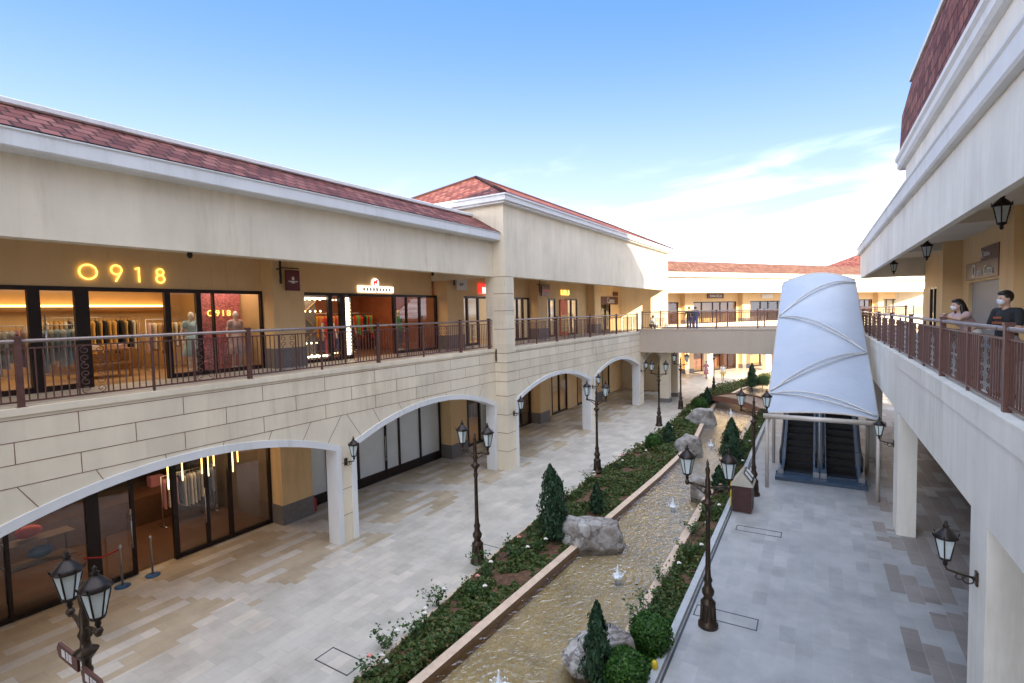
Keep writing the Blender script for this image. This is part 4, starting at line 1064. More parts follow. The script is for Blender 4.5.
th.location = Vector((-13.2, 48.2, 0)) + Matrix.Rotation(-fa, 3, 'Z') @ Vector((-.1, S0 + .2, 5.1)); th.rotation_euler.z = -fa
# distant pavilion roof above the far wing
PV = thing('hip_roof_pavilion', 'distant pavilion with dark red hip roof above the far wing beside the white canopy', 'building', (4.5, 92, 0))
mb = MB(); mb.box(-3, 86, 0, 12, 98, 11.2); mb.build('wall', M['wall'], PV)
mb = MB(); e = 11.2; P4 = [(-3.6, 85.4, e), (12.6, 85.4, e), (12.6, 98.6, e), (-3.6, 98.6, e)]; p = (4.5, 92, 14.6)
for a, b in zip(P4, P4[1:] + P4[:1]): roof_tri(mb, a, b, p)
mb.build('roof', M['tile'], PV)

# ------------------------------------------------------------------ escalators under the white canopy
M['membrane'] = None
def membrane():
    m, nt, N, L, b = newmat('white_membrane')
    n = noise(nt, .8, 6, .6); r = ramp(nt, n.outputs['Fac'], [(.3, (.52, .58, .70)), (.7, (.60, .66, .77))])
    L.new(r.outputs['Color'], b.inputs['Base Color']); b.inputs['Roughness'].default_value = .45
    tr = N.new('ShaderNodeBsdfTranslucent'); L.new(r.outputs['Color'], tr.inputs['Color'])
    ms = N.new('ShaderNodeMixShader'); ms.inputs[0].default_value = .3
    n3 = noise(nt, 2.6, 3, .5); n3.inputs['Distortion'].default_value = 1.5; bump(nt, n3.outputs['Fac'], b, .35, .05)
    L.new(b.outputs[0], ms.inputs[1]); L.new(tr.outputs[0], ms.inputs[2]); L.new(ms.outputs[0], N['Material Output'].inputs['Surface'])
    return m
M['membrane'] = membrane()
M['canopy_steel'] = mat('cream_steel_tube', (.55, .49, .43), .4, .1, var=.06)
M['rib'] = mat('grey_rib_tube', (.56, .55, .54), .4, .2, var=.08)
CP = thing('escalator_canopy', 'white tensile membrane canopy with curved ribs sloping up over the escalators', 'canopy', (.15, 20.7, 0), 1)
D0, D1 = 20.75, 30.6
def cz(d): return 2.72 + (7.72 - 2.72) * (d - D0) / (D1 - D0)
def cn(u, d):
    k = (d - D0) / (D1 - D0); l = -1.50 + .0 * k; r = 1.80 - .18 * k
    return l + (r - l) * u
def arch_h(u, k): return (.10 + .32 * k) * 4 * u * (1 - u)
mem = MB(); nd, nu = 40, 16; vv = []
RIBS = [((0, 27.3), (1, 30.2)), ((0, 27.15), (1, 24.5)), ((0, 21.9), (1, 24.4)), ((0, 21.75), (1, 20.85))]
def sag(u, d):
    """the cloth is lifted where a rib crosses and hollow between"""
    best = 9
    for (u0, a), (u1, b) in RIBS: best = min(best, abs(d - (a + (b - a) * u)))
    return .10 * math.exp(-(best / .55) ** 2) * 4 * u * (1 - u)
def cpt(u, d, up=0): 
    k = (d - D0) / (D1 - D0); return (cn(u, d), d - .25 * arch_h(u, k), cz(d) + arch_h(u, k) + sag(u, d) + up)
for i in range(nd + 1):
    for j in range(nu + 1): vv.append(cpt(j / nu, D0 + (D1 - D0) * i / nd))
mem.add(vv, [(i * (nu + 1) + j, i * (nu + 1) + j + 1, (i + 1) * (nu + 1) + j + 1, (i + 1) * (nu + 1) + j) for i in range(nd) for j in range(nu)], 0, True)
for u in (0, 1):
    for i in range(nd):
        a, b = cpt(u, D0 + (D1 - D0) * i / nd), cpt(u, D0 + (D1 - D0) * (i + 1) / nd)
        mem.quad(a, b, (b[0], b[1], b[2] - .16), (a[0], a[1], a[2] - .16))
mem.build('membrane', M['membrane'], CP)
for (u0, a), (u1, b) in RIBS:
    mb = MB()
    for off in (-.13, .13):
        mb.tube([cpt(.01 + .98 * i / 24, min(D1, max(D0, a + (b - a) * i / 24 + off * math.sin(PI * i / 24))), .04 + .05 * math.sin(PI * i / 24)) for i in range(25)], .028, 8)
    mb.build('rib', M['rib'], CP)
mb = MB(); mb.tube([(-1.62, D0 - .05, 2.60), (2.0, D0 - .05, 2.60)], .085, 12)
mb.build('front_beam', M['canopy_steel'], CP)
mb = MB()
mb.tube([cpt(j / 16, D0, -.02) for j in range(17)], .03, 6)
for u in (0, 1): mb.tube([cpt(u, D0 + (D1 - D0) * i / 10, -.1) for i in range(11)], .05, 8)
mb.tube([cpt(j / 16, D1, -.02) for j in range(17)], .05, 8)
mb.build('edge_tube', M['canopy_steel'], CP)
for n, d in ((-1.50, 20.72), (1.80, 20.72), (-1.50, 24.2), (1.75, 24.2)):
    mb = MB(); mb.tube([(n, d, 0), (n, d, cz(max(d, D0)) - .1)], .062, 12); mb.build('post', M['canopy_steel'], CP)

def escalator(n0, n1, label):
    e = thing('escalator', label, 'escalator', ((n0 + n1) / 2, 22.3, 0), 1, 'twin escalators under the canopy')
    d0, ds, run, rise = 22.35, 23.6, .4, .2055
    mb = MB()
    prof = [(d0 - .0, .03), (ds, .03)]; d, z = ds, .03
    while z < 4.9: z += rise; prof.append((d, z)); d += run; prof.append((d, z))
    dtop = d; prof += [(d + 1.2, z), (d + 1.2, z - .6), (ds + 1.2, -.0), (d0, -.0)]
    mb.extr(prof, 'x', n0 + .2, n1 - .2); mb.build('steps', M['esc_step'], e)
    sl = rise / run
    for sd, n in ((-1, n0), (1, n1)):
        a = n + (0.0 if sd < 0 else -.2); b = a + .2
        mb = MB(); mb.extr([(d0 - .1, 0), (d0 - .1, .3), (ds, .34), (dtop, z + .34), (dtop + 1.2, z + .34), (dtop + 1.2, z - .6), (ds + 1.2, 0)], 'x', a, b); mb.build('skirt', M['esc_skirt'], e)
        c = (a + b) / 2
        mb = MB(); mb.extr([(d0 + .15, .3), (d0 + .05, .95), (ds - .2, 1.0), (dtop - .2, z + 1.0), (dtop + 1.2, z + 1.0), (dtop + 1.2, z + .3), (dtop, z + .3), (ds, .3)], 'x', c - .008, c + .008); mb.build('glass_balustrade', M['esc_glass'], e)
        mb = MB(); mb.tube([(c, d0 + .2, .42), (c, d0 - .05, .55), (c, d0 - .12, .75), (c, d0 - .02, .95), (c, d0 + .2, 1.02), (c, ds - .2, 1.04), (c, dtop - .2, z + 1.04), (c, dtop + 1.2, z + 1.04)], .045, 8); mb.build('handrail', M['rubber'], e)
    mb = MB(); mb.box(n0 + .02, d0 - .55, .004, n1 - .02, d0 + .02, .03); mb.build('landing_plate', M['steel'], e)
    return e
M['esc_step'] = mat('escalator_step', (.022, .019, .018), .4, .5, var=.2, scale=20)
M['esc_skirt'] = mat('escalator_skirt', (.30, .31, .33), .3, .7, var=.06)
M['esc_glass'] = glass_mat('balustrade_glass', (.80, .90, .92), 1.4)
M['rubber'] = mat('black_rubber', (.012, .012, .013), .4, var=.1)
escalator(-1.24, .14, 'left escalator of the pair under the white canopy')
escalator(.18, 1.56, 'right escalator of the pair, beside the cream wing')
mb = MB(); mb.box(-1.3, 21.75, 0, 1.62, 22.3, .12); mb.box(-1.3, 22.3, 0, 1.62, 22.34, .2)
solo(mb, 'safety_barrier', mat('steel_blue_plate', (.035, .06, .10), .45, var=.15), 'low blue step plate across the foot of both escalators', 'barrier', (.16, 22, 0), 1)
mb = MB(); mb.box(-1.3, 31.5, 4.5, 2.3, 36, 4.95)
o = solo(mb, 'landing_slab', M['slab'], 'upper landing slab where the escalators arrive beside the bridge', 'landing', (.5, 33, 4.5), 1)
# ------------------------------------------------------------------ lamps
def lantern_meshes(s=1.0, hang=False):
    """six sided tapering lantern, its foot at z = 0"""
    fr, gl = MB(), MB(); n = 6
    def ring(r, z): return [(r * s * math.cos(2 * PI * k / n + .26), r * s * math.sin(2 * PI * k / n + .26), z * s) for k in range(n)]
    a, b = ring(.075, .07), ring(.145, .40)
    for k in range(n):
        k2 = (k + 1) % n
        gl.quad(a[k], a[k2], b[k2], b[k]); fr.tube([a[k], b[k]], .011 * s, 5)
        fr.tube([a[k], a[k2]], .012 * s, 5); fr.tube([b[k], b[k2]], .014 * s, 5)
    gl.poly(a[::-1])
    fr.lathe([(.02 * s, -.06 * s), (.035 * s, -.02 * s), (.03 * s, .02 * s), (.08 * s, .05 * s), (.08 * s, .07 * s), (.001, .071 * s)], 0, 0, 10)
    fr.lathe([(.165 * s, .395 * s), (.172 * s, .415 * s), (.13 * s, .46 * s), (.085 * s, .51 * s), (.045 * s, .545 * s), (.035 * s, .57 * s), (.05 * s, .585 * s), (.02 * s, .61 * s), (.026 * s, .635 * s), (.004 * s, .67 * s)], 0, 0, 12)
    for k in range(n): p = ring(.165, .42)[k]; fr.tube([p, (p[0] * 1.12, p[1] * 1.12, p[2] + .05 * s)], .012 * s, 5, r2=.004 * s)
    return fr, gl
def move(mb, d):
    mb.v = [(x + d[0], y + d[1], z + d[2]) for x, y, z in mb.v]; return mb
def add_lantern(parent, at, s=1.0):
    fr, gl = lantern_meshes(s); BASE[parent.name] = (0, 0, 0)
    f = move(fr, at).build('lantern', M['black_metal'], parent); move(gl, at).build('lamp_glass', M['glass_lamp'], f); return f

def make_lamp(label, base, group, rot=0):
    o = thing('street_lamp', label, 'street lamp', (0, 0, 0), 0, group); o.location = (base[0], base[1], 0); o.rotation_euler.z = rot
    p = MB()
    p.lathe([(.20, 0), (.20, .07), (.165, .11), (.16, .14), (.14, .17), (.125, .44), (.15, .48), (.15, .52), (.10, .57), (.085, .63), (.12, .70), (.125, .76), (.08, .84), (.07, .92), (.09, .98), (.062, 1.05), (.052, 1.2), (.044, 2.25), (.06, 2.32), (.06, 2.36), (.045, 2.40), (.05, 2.48), (.11, 2.56), (.13, 2.59), (.06, 2.63), (.05, 2.72), (.075, 2.80), (.05, 2.86), (.05, 3.05), (.035, 3.12), (.045, 3.2), (.05, 3.26), (.025, 3.32), (.03, 3.38), (.004, 3.47)], 0, 0, 14)
    for k in range(8):
        a = 2 * PI * k / 8; p.tube([(.148 * math.cos(a), .148 * math.sin(a), .14), (.132 * math.cos(a), .132 * math.sin(a), .46)], .016, 5)
    p.build('pole', M['bronze'], o)
    a = MB()
    for sx in (-1, 1):
        a.tube([(sx * .03, 0, 2.88), (sx * .2, 0, 2.93), (sx * .40, 0, 2.94)], .02, 8)
        a.tube([(sx * (.05 + .30 * t), 0, 2.74 + .17 * math.sin(t * PI * .5)) for t in [i / 10 for i in range(11)]], .011, 6)
        a.tube([(sx * (.16 + .05 * math.cos(q)), 0, 2.87 + .045 * math.sin(q)) for q in [i * PI / 8 for i in range(17)]], .008, 5)
        a.lathe([(.03, 2.90), (.05, 2.95), (.03, 3.0)], sx * .40, 0, 10)
    a.build('arm', M['bronze'], o)
    for sx in (-1, 1): add_lantern(o, (sx * .40, 0, 3.06))
    return o
LG = 'twin lantern street lamps along the channel'
l0 = make_lamp('twin lantern lamp post on the left paving beside the tall cypress and boulder', (-7.95, 10.85), LG)
LAMPS = [((-7.6, 2.42), 0, 'twin lantern lamp post with two brown direction boards, nearest of all'), ((-8.18, 19.45), 0, 'twin lantern lamp post before the white arch piers of the hip roof block'),
         ((-8.45, 29.0), 0, 'twin lantern lamp post just before the crossing bridge, left of the round boulder'), ((-8.65, 34.6), 0, 'twin lantern lamp post directly before the bridge columns'),
         ((-8.2, 43.0), 0, 'sunlit twin lantern lamp post standing beyond the crossing bridge'), ((-2.2, 10.9), ROTR, 'twin lantern lamp post on the right paving over the narrow bed, nearest on that side'),
         ((-2.42, 19.55), ROTR, 'twin lantern lamp post beside the brown notice cabinet and canopy')]
lamps = []
for (x, y), r, lab in LAMPS:
    c = copy_tree(l0); c.location = (x, y, 0); c.rotation_euler.z = r; c['label'] = lab; lamps.append(c)
# direction boards on the nearest post
def board(parent, x0, x1, z0, z1, tip):
    mb = MB(); m = (z0 + z1) / 2
    P = [(x0, z0), (x1, z0), (x1, z1), (x0, z1)]
    if tip < 0: P = [(x0 - .07, m), (x0, z0), (x1, z0), (x1, z1), (x0, z1)]
    else: P = [(x0, z0), (x1, z0), (x1 + .07, m), (x1, z1), (x0, z1)]
    mb.extr([(x, z) for x, z in P], 'x', 0, 1)          # placeholder orientation replaced below
    mb.v = []; mb.f = []; mb.m = []; mb.sm = []
    n = len(P); v = [(x, y, z) for y in (-.075, -.045) for x, z in P]
    mb.add(v, [tuple(range(n)), tuple(range(2 * n - 1, n - 1, -1))] + [(i, n + i, n + (i + 1) % n, (i + 1) % n) for i in range(n)], 0)
    for k, (a, w_) in enumerate(((.10, .10), (.24, .06), (.32, .08))):
        xx = x0 + a * (1 if tip > 0 else 1)
        for q in range(3 if k != 0 else 1):
            mb.box(xx, -.079, z0 + .05 + q * .035, xx + w_, -.0755, z0 + .075 + q * .035 if k else z1 - .05, 1)
    return mb.build('direction_board', [M['sign_brown'], M['sign_text']], parent)
nl = lamps[0]; BASE[nl.name] = (0, 0, 0)
board(nl, -.62, -.06, 2.34, 2.53, -1); board(nl, .06, .55, 2.27, 2.46, 1)

def wall_lantern(label, base, face, frame=0, group='wall lanterns on the arcade piers'):
    """base = point on the wall; face = +1/-1 side the arm reaches along x"""
    o = thing('wall_lantern', label, 'wall lamp', base, frame, group)
    BASE[o.name] = (0, 0, 0)
    b = MB(); b.lathe([(.05, -.02), (.06, 0), (.05, .02)], 0, 0, 8)
    b.box(0, -.05, -.10, face * .025, .05, .10)
    b.tube([(face * .02, 0, 0), (face * .18, 0, .02), (face * .34, 0, .06), (face * .36, 0, .12)], .016, 8)
    b.tube([(face * (.1 + .06 * math.cos(q)), 0, -.045 + .05 * math.sin(q)) for q in [i * PI / 8 for i in range(17)]], .01, 6)
    b.tube([(face * (.2 + .04 * math.cos(q)), 0, -.02 + .04 * math.sin(q)) for q in [i * PI / 8 for i in range(17)]], .008, 6)
    b.build('bracket', M['bronze'], o)
    add_lantern(o, (face * .36, 0, .16), .92)
    return o
w0 = wall_lantern('wall lantern on the pier between the two nearest white arches at the left', (-12.0, 10.08, 2.34), 1)
for (b, lab) in [((-11.45, 18.42, 2.32), 'wall lantern on the left corner pier of the hip roof block'), ((-11.45, 26.7, 2.34), 'wall lantern on the pier behind the second lamp post on the left'),
                 ((-11.45, 35.1, 2.34), 'wall lantern on the far pier of the left arcade beside the bridge')]:
    c = copy_tree(w0); c.location = b; c['label'] = lab
w1 = wall_lantern('wall lantern on the nearest column of the right hand arcade', (2.0, 9.5, 2.60), -1, 1)
x, y = r2w(2.0, 18.7); c = copy_tree(w1); c.location = (x, y, 2.42); c['label'] = 'wall lantern on the right arcade column beside the escalator canopy'

def hanging_lantern(label, n, d, z):
    o = thing('hanging_lantern', label, 'ceiling lamp', (n, d, z), 1, 'black lanterns under the right gallery ceiling'); BASE[o.name] = (0, 0, 0)
    b = MB(); b.tube([(0, 0, .75), (0, 0, 1.1)], .012, 6); b.lathe([(.05, .97), (.06, 1.0), (.03, 1.02)], 0, 0, 8)
    b.build('hanger', M['black_metal'], o); add_lantern(o, (0, 0, .12), 1.05); return o
h0 = hanging_lantern('black lantern hanging nearest, above the man in black', 3.3, 14.56, 7.93)
for d, lab in [(23.05, 'black lantern hanging midway along the right gallery ceiling'), (32.0, 'smallest black lantern, hanging furthest along the right gallery')]:
    x, y = r2w(3.3, d); c = copy_tree(h0); c.location = (x, y, 7.93); c['label'] = lab

# ------------------------------------------------------------------ signs and lettering
def lsolo(mb, name, mats, label, base, cat='sign', group=None): return solo(mb, name, mats, label, cat, base, 0, group)
def arcp(c, r, a0, a1, n=28, ky=1.): return [(-15.26, c[0] + r * ky * math.cos(a0 + (a1 - a0) * i / n), c[1] + r * math.sin(a0 + (a1 - a0) * i / n)) for i in range(n + 1)]
TRR = .02
SG = thing('shop_sign', 'glowing gold numerals O918 on the fascia of the near upper shop', 'sign', (-15.3, 6.1, 7.5))
for strokes in ([arcp((5.40, 7.72), .172, 0, 2 * PI, ky=1.02)], [arcp((5.985, 7.80), .112, 0, 2 * PI), [(-15.26, 6.09, 7.76), (-15.26, 5.96, 7.51)]],
                [[(-15.26, 6.40, 7.84), (-15.26, 6.48, 7.89), (-15.26, 6.48, 7.51)]], [arcp((6.98, 7.795), .082, 0, 2 * PI), arcp((6.98, 7.615), .098, 0, 2 * PI)]):
    mb = MB()
    for q in strokes: mb.tube(q, TRR, 6)
    mb.build('numeral', M['led_gold'], SG)
mb = MB(); text_mb(mb, 'O918', .26, (-16.36, 8.72, 6.62), (0, 1, 0), (0, 0, 1), .02, space=1.35)
lsolo(mb, 'shop_sign', M['led_gold'], 'small gold numerals O918 on the pink flower wall inside the shop window', (-16.36, 9.3, 6.62))
mb = MB(); mb.box(-15.29, 13.72, 7.42, -15.24, 15.55, 7.66)
for k in range(9): mb.box(-15.239, 13.95 + k * .165, 7.47, -15.236, 14.05 + k * .165, 7.59, 1)
mb.box(-15.235, 14.62, 7.40, -15.232, 14.66, 7.64, 3)
mb.add([(-15.24, 14.6 + .17 * math.cos(a), 7.79 + .17 * math.sin(a)) for a in [k * PI / 8 for k in range(16)]] + [(-15.29, 14.6 + .17 * math.cos(a), 7.79 + .17 * math.sin(a)) for a in [k * PI / 8 for k in range(16)]],
       [tuple(range(16)), tuple(range(31, 15, -1))] + [(k, (k + 1) % 16, 16 + (k + 1) % 16, 16 + k) for k in range(16)], 0)
mb.poly([(-15.236, 14.6 + a, 7.79 + b) for a, b in ((-.11, .09), (-.11, -.09), (-.05, -.09), (-.03, -.02), (.03, -.02), (.05, -.1), (.1, -.1), (.08, .04), (.13, .1), (.04, .12), (-.03, .06))], 2)
lsolo(mb, 'shop_sign', [M['led_white'], M['sign_white'], M['led_red'], M['sign_dark']], 'white glowing name strip with a red animal badge above the bulb lit shop', (-15.3, 14.6, 7.5))
mb = MB(); mb.box(-15.29, 21.5, 7.55, -15.22, 23.2, 8.0); text_mb(mb, 'II.', .46, (-15.2, 21.72, 7.52), (0, 1, 0), (0, 0, 1), .02, 1, sx=1.5)
lsolo(mb, 'shop_sign', [M['led_red'], M['led_white']], 'bright red box sign with white strokes next to the corner pier', (-15.3, 22.3, 7.6))
mb = MB()
for s_ in (30.75, 31.12, 31.36, 31.78): mb.box(-15.28, s_, 7.62, -15.24, s_ + .12, 7.92)
mb.box(-15.295, 30.75, 7.61, -15.279, 31.9, 7.64)
lsolo(mb, 'shop_sign', M['led_gold'], 'small glowing upright strokes over the orange poster shop', (-15.3, 31.3, 7.6))
mb = MB(); mb.box(-15.29, 37.4, 7.0, -15.22, 41, 7.6); text_mb(mb, 'Como', .62, (-15.2, 38.5, 7.1), (0, 1, 0), (0, 0, 1), .02, 1); mb.box(-15.29, 40, 7.7, -15.22, 41, 8.0)
lsolo(mb, 'shop_sign', [M['sign_brown'], M['sign_text']], 'brown fascia with pale script over the far shop near the bridge', (-15.3, 39, 7))
mb = MB(); mb.box(-15.27, 30.5, 4.96, -15.22, 31.6, 7.3); mb.box(-15.219, 30.6, 5.2, -15.217, 31.5, 6.3, 1)
lsolo(mb, 'poster', [M['poster_red'], M['poster_yel'] if 'poster_yel' in M else M['yellow']], 'orange and yellow poster board standing at the upper shop front', (-15.25, 31.0, 4.96), 'poster')
def blade(s0, s1, z0, z1, m, label, mark):
    o = thing('blade_sign', label, 'hanging sign', (-14.7, s0, z0))
    x = -14.55
    b = MB(); b.box(x - .03, s0, z0, x + .03, s1, z1)
    c = (s0 + s1) / 2; zc = (z0 + z1) / 2
    if mark == 'crown':
        b.ball((x + .035, c, zc + .06), (.006, .05, .06), 1); b.box(x + .031, s0 + .08, zc - .05, x + .036, s1 - .08, zc - .02, 1); b.box(x + .031, c - .06, zc - .09, x + .036, c + .06, zc - .06, 1)
    if mark == 'dark': text_mb(b, 'B\u2022P', .2, (x + .04, c - .22, zc - .06), (0, 1, 0), (0, 0, 1), .01, 1)
    if mark == 'red': b.box(x + .031, s0 + .1, zc - .1, x + .036, s1 - .1, zc + .1, 1)
    b.build('panel', m, o)
    p = MB(); p.box(x - .02, s0 - .2, z0 + .2, x + .02, s0 - .14, z1 + .3); p.box(x - .015, s0 - .16, z1 + .04, x + .015, s1, z1 + .07); p.box(x - .2, s0 - .19, z1, x, s0 - .15, z1 + .04)
    p.build('bracket', M['black_metal'], o)
blade(10.2, 10.68, 7.36, 8.0, [M['burgundy'], M['sign_text']], 'burgundy hanging sign with small white crest at the first upper pilaster', 'crown')
blade(18.8, 19.6, 7.6, 8.08, [M['sign_white'], M['sign_dark']], 'pale hanging sign with dark letters at the second upper pilaster', 'dark')
blade(26.75, 27.75, 7.45, 8.08, [M['burgundy'], M['red']], 'burgundy hanging sign left of the orange poster shop', 'red')
# brown fascia signs on the right gallery
mb = MB(); nn = 4.93
mb.box(nn - .03, 21.85, 7.32, nn + .06, 25.95, 7.92); mb.box(nn - .03, 21.85, 7.93, nn + .06, 23.9, 8.36)
def rtext(t, size, d, z, **k): text_mb(mb, t, size, (nn - .045, d, z), (0, -1, 0), (0, 0, 1), .02, 1, **k)
rtext('D', .66, 24.95, 7.40); rtext('oria', .40, 24.35, 7.42); rtext('Gatta', .46, 23.4, 7.42); rtext('K', .36, 23.8, 8.0); rtext('kitchen', .24, 23.45, 8.04)
solo(mb, 'shop_sign', [M['sign_brown'], M['sign_text']], 'stepped brown sign with pale lettering over the grey shuttered shop on the right gallery', 'sign', (nn, 24, 7.3), 1)
mb = MB(); text_mb(mb, 'Studio', .5, (4.97, 31.4, 7.35), (0, -1, 0), (0, 0, 1), .03)
solo(mb, 'shop_sign', M['gold_dim'] if 'gold_dim' in M else M['wood'], 'small brass lettering on the right gallery wall past the shuttered shop', 'sign', (4.97, 30.5, 7.35), 1)
def fsign(s0, s1, z0, z1, m, txt, label):
    mb = MB(); mb.box(-3.28, s0, z0, -3.2, s1, z1)
    if txt: text_mb(mb, txt, (z1 - z0) * .8, (-3.18, (s0 + s1) / 2, z0 + (z1 - z0) * .22), (0, 1, 0), (0, 0, 1), .02, 1, align='CENTER')
    o = mb.build('shop_sign', m); o.location = (-13.2, 48.2, 0); o.rotation_euler.z = -fa
    tag(o, label, 'sign')
fsign(8.4, 10.75, 7.55, 8.05, [M['sign_brown'], M['sign_text']], 'PANCELA', 'brown name board on the sunlit far gallery behind the couple on the bridge')
fsign(16.6, 18.4, 7.5, 7.95, [M['sign_white'], M['sign_white']], None, 'white name board on the sunlit far gallery left of the canopy')
# lettered fascia in the recess past the bridge
# ------------------------------------------------------------------ channel: boulders, jets, footbridge
from mathutils import noise as mnoise
def boulder(c, r, seed, label):
    mb = MB(); mb.ball((0, 0, 0), 1, 0, 40, 26); v = []
    o = Vector((seed * 7.3, seed * 3.1, seed)); rr = random.Random(seed); planes = [(Vector((.1, .05, 1)).normalized(), .62)]
    for k in range(13): planes.append((Vector((rr.gauss(0, 1), rr.gauss(0, 1), rr.gauss(.1, .7))).normalized(), rr.uniform(.62, .92)))
    for p in mb.v:
        q = Vector(p)
        q = q * (1 + mnoise.noise(q * .8 + o) * .22)
        for pn, off in planes:
            h = q.dot(pn) - off
            if h > 0: q -= pn * h * .9
        q = q * (1 + mnoise.fractal(q * 2.6 + o, .8, 2.1, 5) * .11)
        q.z = max(-.5, q.z)
        v.append((q.x * r[0], q.y * r[1], (q.z + .42) * r[2]))
    mb.v = v
    o = solo(mb, 'boulder', M['stone'], label, 'rock', (0, 0, 0)); o.location = c; o.rotation_euler.z = r[3] if len(r) > 3 else 0
    return o
boulder((-5.82, 13.45, -.2), (.93, .64, .76, .5), 1, 'large flat grey boulder lying across the left coping beside the tall cypress')
boulder((-3.72, 8.72, -.2), (.80, .50, .72, .5), 4, 'pale grey boulder in the water behind the near small cypress and ball shrubs')
boulder((-5.75, 24.4, -.2), (.76, .66, .84, .3), 6, 'blocky grey boulder midway along the left coping')
boulder((-6.55, 30.9, -.2), (.92, .75, .95, .1), 9, 'rounded grey boulder at the left coping just before the low arched bridge')
boulder((-4.05, 18.7, -.2), (.42, .42, .8, .2), 12, 'small grey boulder on the right coping behind the near lamp lantern')
M['foam'] = mat('white_foam_water', (.80, .84, .88), .25, var=.05, emit=None)
fl = ['white water jet at the bottom edge of the photo, nearest of all', 'white water jet right of the large flat boulder', 'white water jet past the large boulder, level with the notice cabinet', 'white water jet by the round boulder, mid channel', 'white water jet just before the low arched bridge']
for (x, y), lab in zip(FOUNT, fl):
    t = thing('fountain_jet', lab, 'fountain', (x, y, WATER_Z), 0, 'water jets along the channel')
    n = MB(); n.lathe([(.07, WATER_Z - .2), (.07, WATER_Z + .02), (.05, WATER_Z + .05), (.03, WATER_Z + .06)], x, y, 10); n.build('nozzle', M['steel'], t)
    j = MB(); pr = [(.12, .0), (.10, .02), (.075, .045), (.06, .08), (.045, .12), (.032, .18), (.022, .24), (.015, .29), (.003, .32)]
    j.lathe([(r, WATER_Z + z) for r, z in pr], x, y, 14)
    for k in range(26):
        a = random.random() * 2 * PI; rr = .08 + .16 * random.random(); j.ball((x + rr * math.cos(a), y + rr * math.sin(a), WATER_Z + .02 + .12 * random.random() ** 2), .008 + .016 * random.random(), 0, 6, 4)
    j.build('jet', M['foam'], t)
# low arched footbridge over the water
AB = thing('arched_footbridge', 'low arched stone footbridge over the channel beneath the upper bridge', 'bridge', (-5.8, 37.6, 0))
def arc_pts(n=18):
    A, B = Vector((-8.0, 38.9, 0)), Vector((-3.4, 36.3, 0)); u = (B - A).normalized(); w_ = Vector((-u.y, u.x, 0)) * 1.0
    return [(A + (B - A) * i / n, w_, .12 + .42 * 4 * (i / n) * (1 - i / n)) for i in range(n + 1)]
mb = MB(); RL_ = {-1: MB(), 1: MB()}; ap = arc_pts()
for (p, w_, h), (p2, _, h2) in zip(ap, ap[1:]):
    a0, a1, b0, b1 = p - w_, p + w_, p2 - w_, p2 + w_
    z = lambda v, q: (v.x, v.y, q)
    mb.quad(z(a0, h), z(a1, h), z(b1, h2), z(b0, h2)); mb.quad(z(a0, h - .16), z(a1, h - .16), z(b1, h2 - .16), z(b0, h2 - .16))
    for sgn in (-1, 1):
        rl = RL_[sgn]; q0, q1 = p + w_ * sgn, p2 + w_ * sgn; r0, r1 = p + w_ * sgn * 1.14, p2 + w_ * sgn * 1.14
        rl.quad(z(q0, h + .09), z(r0, h + .09), z(r1, h2 + .09), z(q1, h2 + .09)); rl.quad(z(r0, h + .09), z(r1, h2 + .09), z(r1, h2 - .26), z(r0, h - .26)); rl.quad(z(q0, h + .09), z(q1, h2 + .09), z(q1, h2 - .26), z(q0, h - .26)); rl.quad(z(q0, h - .26), z(q1, h2 - .26), z(r1, h2 - .26), z(r0, h - .26))
mb.build('deck', M['cop'], AB); bbm = mat('bridge_brick', (.26, .12, .08), .7, var=.2, scale=8)
for rl in RL_.values(): rl.build('side_beam', bbm, AB)
# notice cabinet beside the bed
IB = thing('notice_cabinet', 'brown wooden notice cabinet with slanted pale top beside the right kerb', 'cabinet', (-2.0, 17.95, 0), 1)
mb = MB(); mb.box(-2.26, 17.7, .03, -1.72, 18.45, .86)
for k in range(6): mb.box(-2.265, 17.695, .1 + k * .125, -1.715, 18.455, .19 + k * .125)
mb.build('cabinet_body', M['dark_red_wood'] if 'dark_red_wood' in M else mat('red_brown_wood', (.10, .028, .02), .45, var=.25, scale=5), IB)
mb = MB(); mb.extr([(-2.3, .86), (-1.66, .86), (-1.66, .9), (-2.0, 1.32), (-2.3, .92)], 'y', 17.66, 18.5); tp = mb.build('slanted_top', mat('aged_board', (.46, .42, .35), .6, var=.15), IB)
mb = MB()
for k in range(2): 
    a = 17.74 + k * .4; mb.quad((-1.70, a, .965), (-1.70, a + .33, .965), (-1.96, a + .33, 1.287), (-1.96, a, 1.287)); 
    mb.quad((-1.735, a + .04, .995 + .03), (-1.735, a + .29, .995 + .03), (-1.93, a + .29, 1.262), (-1.93, a + .04, 1.262), 1)
mb.v = [(x + .012, y, z + .012) for x, y, z in mb.v]
mb.build('notice_sheet', [M['frame'], M['sign_white']], IB)
mb = MB(); mb.box(-2.36, 17.9, .1, -2.33, 18.3, 1.05); mb.build('yellow_board', M['yellow'], IB)
